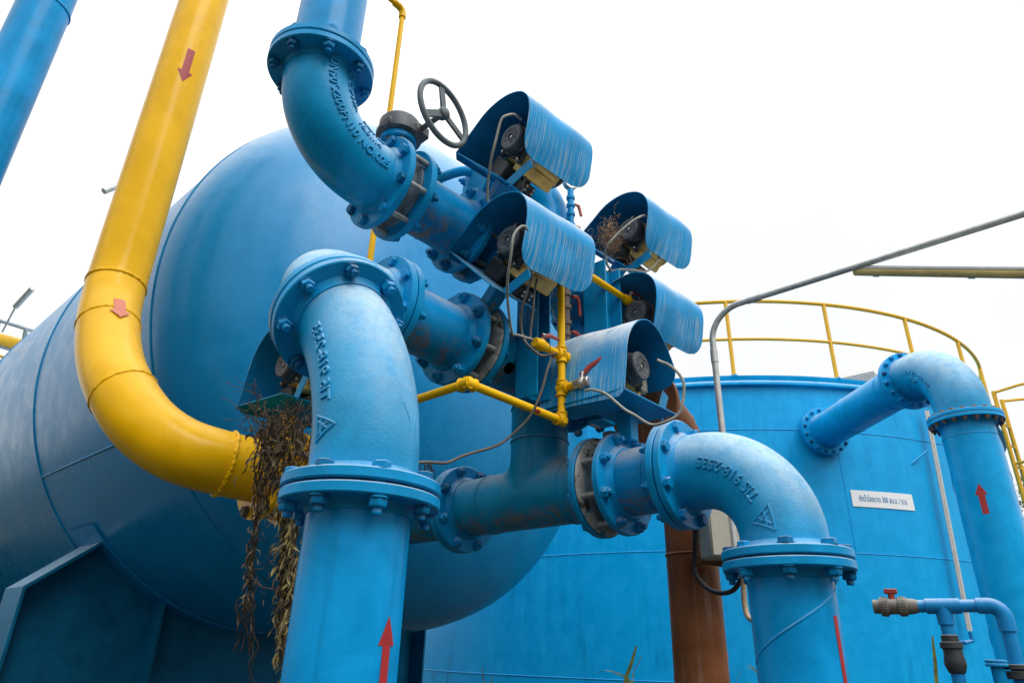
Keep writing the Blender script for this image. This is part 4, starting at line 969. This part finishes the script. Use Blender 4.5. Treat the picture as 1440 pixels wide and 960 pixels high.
# ------------------------------------------------------------------ small blue PVC line in the lower right corner
D3 = 3.0
pv = thing('water_pipe', 'thin pale blue plastic pipe with a tee and elbow in the lower right corner', 'pipe', at(1340, 852, D3))
P1 = at(1290, 855, 3.02); P2 = at(1392, 848, 2.90); P3 = Vector((P2.x+.03, P2.y-.03, 0)); dv = (P2-P1).normalized(); pr = .026
dv.z = 0; dv.normalize(); P1.z = P2.z = (P1.z+P2.z)/2
bendp, *_ = arc_pts(P2+dv*.04, -dv, -Z, .06, .08, .05, 10)
b = MB(); b.tube([P1]+bendp, pr, 20); e1 = bendp[-1]; b.cyl(e1, (e1.x, e1.y, GZ+.8), pr, 20)
tm = P1.lerp(P2, .36); b.cyl(tm, tm-Z*.16, pr, 20); part('pipe_run', b, 'pvc', pv)
b = MB(); b.cyl(tm-dv*.065, tm+dv*.065, pr+.006, 20); b.cyl(tm, tm-Z*.075, pr+.006, 20); part('tee_fitting', b, 'pvc', pv)
b = MB(); el, *_ = arc_pts(P2+dv*.04, -dv, -Z, .09, .10, .05, 10); b.tube(el, pr+.006, 20); part('elbow_fitting', b, 'pvc', pv)
bv = thing('ball_valve', 'grey plastic ball valve with a short red handle ending the thin blue pipe', 'valve', P1-dv*.17)
b = MB(); c_ = P1-dv*.175
b.lathe(c_, dv, [(.024, 0), (.030, .002), (.030, .028), (.038, .03), (.040, .034), (.040, .060), (.034, .064), (.033, .1), (.040, .104), (.040, .134), (.034, .138), (.032, .162), (.027, .18)], 28); part('body', b, 'grey_pvc', bv)
b = MB()
for cc, rr2, l in ((.034, .040, .026), (.106, .040, .026)):
    for i in range(20):
        x_, y_, z_ = frame(dv); a = 2*math.pi*i/20; q = c_+dv*(cc+l/2)+(x_*math.cos(a)+y_*math.sin(a))*rr2; b.box(q, dv, (x_*-math.sin(a)+y_*math.cos(a)), (x_*math.cos(a)+y_*math.sin(a)), l/2-.002, .0022, .002)
part('union_ribs', b, 'grey_pvc', bv)
b = MB(); hc_ = c_+dv*.082; b.cyl(hc_+Z*.03, hc_+Z*.055, .014, 14); b.box(hc_+Z*.064, dv, dv.cross(Z), Z, .027, .016, .011, .004); part('handle', b, 'red_handle', bv)
ck = thing('check_valve', 'black rubbery check valve hanging under the thin blue pipe', 'valve', tm-Z*.15)
b = MB(); b.lathe(tm-Z*.115, -Z, [(.028, 0), (.033, .003), (.033, .028), (.043, .03), (.043, .052), (.036, .056), (.036, .075), (.041, .10), (.041, .12), (.032, .145), (.028, .15)], 24); part('body', b, 'dark_rubber', ck)
b = MB(); b.cyl(tm-Z*.26, tm-Z*.33, pr, 18); b.lathe(tm-Z*.33, -Z, [(.03, 0), (.036, .003), (.036, .05), (.03, .055)], 20); b.cyl(tm-Z*.38, Vector((tm.x, tm.y, GZ)), pr, 18); part('tail_pipe', b, 'pvc', ck)
gvp = at(1412, 935, 2.8)
gv = thing('gate_valve', 'dirty black flanged valve at the bottom right edge below the thin blue pipe', 'valve', gvp)
b = MB(); b.disc(Vector((e1.x, e1.y, gvp.z+.005)), -Z, .055, .02, 28); b.disc(Vector((e1.x, e1.y, gvp.z-.02)), -Z, .05, .03, 28); part('body', b, 'dark_rubber', gv)
b = MB(); b.disc(Vector((e1.x-.06, e1.y+.06, gvp.z+.02)), -Z, .040, .012, 24); b.disc(Vector((e1.x-.06, e1.y+.06, gvp.z+.006)), -Z, .040, .012, 24); b.cyl((e1.x-.06, e1.y+.06, gvp.z+.0), (e1.x-.06, e1.y+.06, gvp.z-.3), .025, 16); part('side_port', b, 'bolt', gv)
# ------------------------------------------------------------------ cables of the actuators
grp = 'cables of the hooded actuators'
cable('cable', 'pale cable drooping from the largest hood down to the small yellow valve', [at(742, 323, 2.20), at(733, 319, 2.18), at(724, 330, 2.15), at(718, 352, 2.13), at(715, 385, 2.15), at(715, 430, 2.2), at(719, 466, 2.25), at(728, 472, 2.26), at(738, 473, 2.26), at(748, 477, 2.27)], .0055, 'cable_light', group=grp)
cable('cable', 'second cable hanging below the largest hood beside the channel', [at(751, 378, 2.32), at(745, 395, 2.3), at(736, 425, 2.28), at(733, 450, 2.28), at(735, 470, 2.28), at(745, 478, 2.27)], .005, 'cable', group=grp)
cable('cable', 'third cable hanging straight in front of the near steel channel', [at(755, 392, 2.34), at(751, 420, 2.3), at(747, 450, 2.28), at(747, 474, 2.27), at(749, 480, 2.27)], .0045, 'cable', group=grp)
cable('cable', 'cable looping under the yellow valve and round the yellow upright', [at(735, 470, 2.27), at(742, 486, 2.25), at(755, 496, 2.25), at(770, 501, 2.25), at(783, 497, 2.24)], .0055, 'cable', group=grp)
cable('cable', 'long brown cable sagging from the yellow upright to behind the nearest elbow', [at(778, 501, 2.25), at(772, 516, 2.23), at(762, 545, 2.2), at(748, 580, 2.18), at(730, 603, 2.16), at(705, 622, 2.14), at(670, 635, 2.1), at(640, 646, 2.05), at(620, 650, 2.0), at(595, 651, 1.95), at(560, 648, 1.9)], .0055, 'cable', group=grp)
cable('cable', 'cable running from the lever valve along the right elbow to the lowest hood cap', [at(823, 549, 2.2), at(836, 548, 2.18), at(850, 553, 2.14), at(868, 566, 2.08), at(885, 580, 2.04), at(905, 592, 2.0), at(925, 596, 1.98), at(945, 590, 1.96), at(958, 572, 1.96), at(963, 550, 1.98), at(957, 530, 2.0), at(943, 515, 2.03), at(925, 506, 2.07)], .0055, 'cable_light', group=grp)
cable('cable', 'pale cable falling from the top hood in front of its black cap', [at(733, 168, 2.5), at(722, 161, 2.42), at(712, 163, 2.38), at(704, 172, 2.36), at(696, 200, 2.35), at(690, 230, 2.36), at(686, 258, 2.4), at(686, 284, 2.42)], .0055, 'cable_light', group=grp)
cable('cable', 'short cable dropping from the underside of the top hood', [at(753, 222, 2.60), at(746, 232, 2.56), at(739, 250, 2.54), at(732, 270, 2.52), at(726, 285, 2.5)], .005, 'cable', group=grp)
cable('cable', 'cable arcing out of the straw-filled hood and round under it', [at(911, 305, 3.0), at(902, 304, 2.94), at(885, 315, 2.9), at(862, 335, 2.88), at(852, 350, 2.88), at(853, 368, 2.9), at(862, 384, 2.92)], .0065, 'cable_light', group=grp)
cable('cable', 'looped cable hanging right below the straw-filled hood', [at(922, 345, 3.0), at(926, 360, 3.0), at(922, 372, 2.98), at(908, 381, 2.95), at(890, 380, 2.92), at(870, 379, 2.92), at(858, 384, 2.92), at(848, 396, 2.92)], .006, 'cable_light', group=grp)
cable('cable', 'cable curling behind the right end of the far yellow valve', [at(861, 384, 2.92), at(872, 392, 2.94), at(881, 402, 2.95), at(884, 415, 2.97)], .006, 'cable', group=grp)
cable('cable', 'straight brown cable down the far steel channel', [at(849, 402, 2.83), at(851, 430, 2.82), at(853, 460, 2.80), at(854, 485, 2.79)], .005, 'cable', group=grp)
cable('cable', 'pale cable bent over the cap of the far lower hood', [at(930, 440, 2.8), at(924, 440, 2.72), at(921, 448, 2.70), at(921, 462, 2.70), at(923, 472, 2.7)], .005, 'cable_light', group=grp)
cable('wire', 'thin loose wire curling under the back end of the largest hood', [at(765, 395, 2.55), at(775, 405, 2.55), at(776, 415, 2.55), at(772, 425, 2.55), at(777, 437, 2.55), at(780, 450, 2.56), at(788, 458, 2.58)], .002, 'cable_light', 'wire')
# ------------------------------------------------------------------ platform railing far left
rp = thing('platform_railing', 'grey railing with yellow pipes far off at the left edge', 'railing', at(10, 470, 9))
D = 9
for (a, c, r, mt, nm) in (((-60, 432), (95, 480), .028, 'greyrail', 'top_rail'), ((-60, 468), (60, 505), .028, 'greyrail', 'lower_rail'), ((-60, 462), (60, 492), .085, 'yellow_rail', 'yellow_pipe'), ((-60, 486), (30, 508), .02, 'yellow_rail', 'yellow_pipe'), ((-60, 496), (30, 517), .018, 'greyrail', 'kick_rail')):
    b = MB(); b.cyl(at(*a, D), at(*c, D+.8), r, 12); part(nm, b, mt, rp)
for px in ((37, 461), (-2, 450)): b = MB(); b.cyl(at(px[0], px[1], D+.3), at(px[0]-6, px[1]+32, D+.3), .028, 10); part('post', b, 'greyrail', rp)
def tube_lamp(label, a, c, e, d, r=.02, hw=.05):
    t = thing('tube_lamp', label, 'lamp', at(*a, d), group='small tube lamps on thin arms')
    b = MB(); b.tube(crom([at(*a, d), at(*c, d)], 4), r*.5, 8); part('arm', b, 'greyrail', t)
    b = MB(); b.cyl(at(*c, d), at(*e, d*.98), hw, 12); part('head', b, 'lampbody', t)
tube_lamp('slim lamp tilted on a thin arm above the far left railing', (3, 467), (22, 431), (46, 405), 9, .022, .035)
tube_lamp('tiny lamp poking out beside the big yellow pipe against the sky', (175, 256), (166, 261), (146, 269), 9, .022, .04)
# ------------------------------------------------------------------ dried climbing weeds
rng = random.Random(3)
def strand(mb, p0, p1, sag, r, wob, n=14, leafmb=None, ld=0, ls=.03):
    p0 = Vector(p0); p1 = Vector(p1); pts = []; ph = [rng.uniform(0, 6.3) for _ in range(6)]
    for i in range(n+1):
        t = i/n; q = p0.lerp(p1, t); q.z -= sag*math.sin(math.pi*t)
        q += Vector((math.sin(ph[0]+t*9)*wob+math.sin(ph[3]+t*23)*wob*.4, math.sin(ph[1]+t*8)*wob+math.sin(ph[4]+t*21)*wob*.4, math.sin(ph[2]+t*11)*wob*.5)); pts.append(q)
    mb.tube(pts, [r*(1.1-.5*i/n) for i in range(n+1)], 5)
    if leafmb is not None:
        for q in pts[1:]:
            for _ in range(ld):
                leaf(leafmb, q+Vector((rng.gauss(0, .006), rng.gauss(0, .006), rng.gauss(0, .012))), ls*rng.uniform(.6, 1.3))
def leaf(mb, p, l, down=.75):
    """crumpled dry leaf hanging from p"""
    d = Vector((rng.gauss(0, .5), rng.gauss(0, .5), -down-rng.random())).normalized(); s = d.cross(Vector((rng.gauss(0, 1), rng.gauss(0, 1), rng.gauss(0, .4)))).normalized(); nrm = d.cross(s)
    w = l*rng.uniform(.05, .13); c1 = rng.uniform(-.4, .4)*l; tw = rng.uniform(-2.2, 2.2)
    vs = []; prof = [(0, .12), (.25, .8), (.5, 1), (.75, .7), (1, .05)]
    for t, ww in prof:
        s2 = (s*math.cos(tw*t)+nrm*math.sin(tw*t)); n2 = d.cross(s2); c = p+d*l*t+nrm*c1*math.sin(t*3); vs += [c+s2*w*ww+n2*w*.35*ww, c, c-s2*w*ww+n2*w*.35*ww]
    fs = []
    for i in range(4):
        a = i*3; fs += [(a, a+1, a+4, a+3), (a+1, a+2, a+5, a+4)]
    mb.add(vs, fs)
vn = thing('dried_vine', 'mass of dead brown climbing weed hanging over the yellow valve behind the nearest pipe', 'plant', at(400, 600, 2.1))
st = MB(); lf = MB(); ly = MB()
for i in range(60):     # tangle over the valve
    a = at(rng.uniform(355, 440), rng.uniform(560, 605), rng.uniform(2.0, 2.25)); c = at(rng.uniform(362, 440), rng.uniform(610, 690), rng.uniform(2.0, 2.2))
    strand(st, a, c, rng.uniform(-.03, .04), .0016, .018, 10, lf, 1, .026)
for i in range(190): leaf(lf, at(rng.gauss(392, 23), rng.uniform(585, 690), rng.uniform(1.98, 2.16)), rng.uniform(.015, .042))
for i in range(50): leaf(lf, at(rng.gauss(405, 24), rng.uniform(600, 680), rng.uniform(1.98, 2.16)), rng.uniform(.02, .045))
for i in range(12):     # loose twigs reaching left over the vessel
    a = at(rng.uniform(350, 380), rng.uniform(585, 610), 2.15); c = at(rng.uniform(312, 360), rng.uniform(530, 600), 2.2); strand(st, a, c, rng.uniform(-.05, .02), .0013, .015, 9)
for (x0_, y0_, x1_, y1_, n_) in ((372, 600, 352, 800, 7), (384, 620, 372, 720, 6), (356, 760, 346, 860, 4), (352, 800, 350, 920, 4), (345, 840, 335, 915, 3), (356, 870, 352, 965, 2)):
    for i in range(n_): strand(st, at(x0_+rng.gauss(0, 4), y0_, 2.1), at(x1_+rng.gauss(0, 4), y1_, 2.1), 0, .0022, .008, 14, lf, 1 if y0_ < 800 else 0, .03)
for i in range(22): strand(st, at(408+rng.gauss(0, 9), 690+rng.uniform(-50, 30), 2.0), at(403+rng.gauss(0, 6), rng.uniform(860, 960), 2.0), 0, .0022, .010, 14, ly if i % 3 == 0 else lf, 2, .036)
for i in range(110): leaf(lf if rng.random() < .5 else ly, at(rng.gauss(409, 6), rng.uniform(735, 890), rng.uniform(1.95, 2.05)), rng.uniform(.03, .055))
strand(st, at(346, 812, 2.1), at(404, 838, 2.0), .0, .0022, .006, 12); strand(st, at(346, 812, 2.1), at(378, 790, 2.05), .0, .0018, .01, 12)
strand(st, at(396, 770, 2.0), at(374, 835, 2.0), .0, .0018, .012, 10, lf, 1, .025); strand(st, at(385, 790, 2.0), at(396, 850, 2.0), .0, .0018, .012, 10)
part('stem', st, 'vine', vn, kind='stuff'); part('dead_leaves', lf, 'leaf', vn, kind='stuff'); part('yellowed_leaves', ly, 'leafy', vn, kind='stuff')
w2 = MB()
for i in range(7): strand(w2, at(600+rng.uniform(-12, 12), 652, 2.0), at(602+rng.uniform(-14, 12), rng.uniform(680, 745), 2.0), 0, .0016, .008, 8)
for i in range(0): strand(w2, at(598+rng.uniform(-3, 3), 735, 1.5), at(604+rng.uniform(-6, 10), rng.uniform(765, 795), 1.5), 0, .0012, .006, 8)
solo('dried_twigs', w2, 'vine', 'few dead twigs caught on the cable right of the nearest flange', 'twigs')
ns = MB()
for i in range(170):
    c = at(rng.gauss(858, 9), rng.gauss(333, 12), rng.uniform(2.98, 3.12)); d = Vector((rng.gauss(0, 1), rng.gauss(0, 1), rng.gauss(0, 1))).normalized()*rng.uniform(.03, .075); strand(ns, c-d*.5, c+d*.5, rng.uniform(-.015, .015), .0012, .006, 5)
for i in range(14): c = at(rng.uniform(880, 905), rng.uniform(366, 378), 3.0); d = Vector((rng.gauss(0, 1), rng.gauss(0, .4), rng.gauss(0, 1))).normalized()*.05; strand(ns, c-d, c+d, 0, .0009, .006, 5)
solo('bird_nest', ns, 'straw', 'straw bird nest stuffed in the open end of the far upper hood', 'nest')
# weeds at the bottom edge
def weed(label, spec, grp='tall grass stalks at the bottom edge'):
    m = MB(); root = None
    for pts, w in spec:
        if abs(pts[0].z-GZ) < 1e-6: pts = [pts[0], Vector((pts[1].x, pts[1].y, pts[1].z-.12))]+pts[1:]
        P = crom(pts, 6); n = len(P); vs = []; fs = []
        for i, p in enumerate(P):
            ww = w*math.sin(math.pi*min(1, .15+.85*(1-i/(n-1)))) ; s = Vector((.75, -.66, 0)); vs += [p-s*ww/2, p+s*ww/2+Z*.001]
        for i in range(n-1): fs.append((i*2, i*2+1, i*2+3, i*2+2))
        m.add(vs, fs)
    return solo('grass_stalk', m, 'grass', label, 'grass', grp)
def gp(u, v, d): p = at(u, v, d); return p
def down(p): return Vector((p.x, p.y, GZ))
a = at(880, 958, 2.6); weed('tall pointed grass blades in front of the round tank, left of the brown pipe', [([down(a), a, at(887, 935, 2.6), at(895, 908, 2.6)], .016), ([down(at(896, 990, 2.6)), at(888, 962, 2.6), at(872, 948, 2.6), at(852, 942, 2.6), at(838, 946, 2.6)], .012), ([down(a), at(890, 950, 2.62), at(899, 930, 2.62), at(901, 921, 2.62)], .004)])
a = at(1070, 955, 2.3); weed('thin grass stalk with a seed tip just left of the right riser', [([down(a), a, at(1060, 940, 2.3), at(1052, 934, 2.3)], .005), ([at(1068, 950, 2.3), at(1056, 939, 2.3), at(1042, 944, 2.3), at(1034, 962, 2.3)], .003)])
a = at(1318, 965, 2.8); weed('single yellow-green grass blade near the thin blue pipe', [([down(a), a, at(1315, 930, 2.8), at(1311, 894, 2.8)], .018)])
a = at(395, 975, 1.6); weed('curved grass blade at the foot of the nearest pipe', [([down(a), a, at(392, 960, 1.6), at(400, 950, 1.6), at(406, 953, 1.6)], .006)])
a = at(680, 965, 3); weed('short grass tips below the domed tank', [([down(a), a, at(679, 950, 3), at(678, 938, 3)], .005), ([down(at(690, 968, 3)), at(690, 962, 3), at(693, 948, 3)], .005)])
# tree at the right edge
tr = thing('leafy_tree', 'tree with small leaves behind the ladder at the right edge', 'tree', (at(1475, 780, 26).x, at(1475, 780, 26).y, GZ))
tb = at(1475, 780, 26); b = MB(); b.tube([(tb.x, tb.y, GZ), (tb.x+.1, tb.y, 3.5), (tb.x, tb.y+.2, 6.5)], [.28, .22, .12], 12)
crown = MB(); cc = at(1478, 705, 26)
for i in range(16):
    d = Vector((rng.gauss(0, 1), rng.gauss(0, 1), rng.gauss(0, .8))).normalized()*rng.uniform(1., 2.6); b.tube([(tb.x, tb.y, rng.uniform(3, 5.5)), Vector((tb.x, tb.y, 5.5)).lerp(cc+d, .5), cc+d], [.07, .04, .015], 6)
    for k in range(120):
        p = cc+d+Vector((rng.gauss(0, .45), rng.gauss(0, .45), rng.gauss(0, .35))); s = rng.uniform(.05, .11); x_ = Vector((rng.gauss(0, 1), rng.gauss(0, 1), rng.gauss(0, 1))).normalized(); y_ = x_.cross(Vector((rng.gauss(0, 1), rng.gauss(0, 1), rng.gauss(0, 1)))).normalized()
        crown.add([p-x_*s, p+y_*s*.5, p+x_*s, p-y_*s*.5], [(0, 1, 2, 3)])
part('trunk', b, 'bark', tr); part('crown', crown, 'green', tr)
# ------------------------------------------------------------------ sky and light
w = bpy.data.worlds.new('World'); sc.world = w; w.use_nodes = True; nt = w.node_tree; nt.nodes.clear()
out = nt.nodes.new('ShaderNodeOutputWorld'); bg = nt.nodes.new('ShaderNodeBackground'); nt.links.new(bg.outputs[0], out.inputs[0])
sky = nt.nodes.new('ShaderNodeTexSky'); sky.sky_type = 'NISHITA'; sky.sun_disc = False
SEL, SAZ = 48, 262       # sun direction: elevation, and angle of the horizontal bearing from +X
sky.sun_elevation = R_(SEL); sky.sun_rotation = R_(90-SAZ); sky.air_density = 1; sky.dust_density = 3
hs = nt.nodes.new('ShaderNodeHueSaturation'); hs.inputs['Saturation'].default_value = .25; nt.links.new(sky.outputs[0], hs.inputs['Color'])
tcw = nt.nodes.new('ShaderNodeTexCoord'); nz_ = nt.nodes.new('ShaderNodeTexNoise'); nz_.inputs['Scale'].default_value = 1.6; nz_.inputs['Detail'].default_value = 5; nt.links.new(tcw.outputs['Generated'], nz_.inputs['Vector'])
# overcast sky: about three times brighter overhead than at the horizon
sp = nt.nodes.new('ShaderNodeSeparateXYZ'); nt.links.new(tcw.outputs['Generated'], sp.inputs[0])
mr = nt.nodes.new('ShaderNodeValToRGB'); nt.links.new(sp.outputs['Z'], mr.inputs[0]); cr = mr.color_ramp
for e_, (p_, v_) in zip([cr.elements[0], cr.elements[1]]+[cr.elements.new(x_) for x_ in (.3, .6, .78)], ((0, .285), (1, .95), (.3, .315), (.6, .36), (.78, .62))): e_.position = p_; e_.color = (v_, v_, v_, 1)
ms_ = nt.nodes.new('ShaderNodeMath'); ms_.operation = 'MULTIPLY'; ms_.inputs[1].default_value = 30; nt.links.new(mr.outputs[0], ms_.inputs[0]); mr = ms_
m2 = nt.nodes.new('ShaderNodeMapRange'); nt.links.new(nz_.outputs['Fac'], m2.inputs[0]); m2.inputs[1].default_value = .3; m2.inputs[2].default_value = .7; m2.inputs[3].default_value = .96; m2.inputs[4].default_value = 1.08
mm_ = nt.nodes.new('ShaderNodeMath'); mm_.operation = 'MULTIPLY'; nt.links.new(mr.outputs[0], mm_.inputs[0]); nt.links.new(m2.outputs[0], mm_.inputs[1])
cmb = nt.nodes.new('ShaderNodeVectorMath'); cmb.operation = 'SCALE'; cmb.inputs[0].default_value = (.985, .995, 1.0); nt.links.new(mm_.outputs[0], cmb.inputs['Scale'])
mx = nt.nodes.new('ShaderNodeMix'); mx.data_type = 'RGBA'; mx.inputs[0].default_value = .85; nt.links.new(hs.outputs[0], mx.inputs[6]); nt.links.new(cmb.outputs[0], mx.inputs[7])
nt.links.new(mx.outputs[2], bg.inputs[0]); bg.inputs[1].default_value = .1
sl = bpy.data.lights.new('sun', 'SUN'); sl.energy = 1.5; sl.angle = R_(35); sl.color = (1, .97, .92); so = bpy.data.objects.new('sun', sl); COL.objects.link(so)
sd = Vector((math.cos(R_(SEL))*math.cos(R_(SAZ)), math.cos(R_(SEL))*math.sin(R_(SAZ)), math.sin(R_(SEL))))
so.rotation_euler = sd.to_track_quat('Z', 'Y').to_euler()
sc.view_settings.view_transform = 'Standard'; sc.view_settings.look = 'None'; sc.view_settings.exposure = .17; sc.view_settings.gamma = 1
sc.cycles.max_bounces = 6; sc.cycles.diffuse_bounces = 3; sc.cycles.glossy_bounces = 3
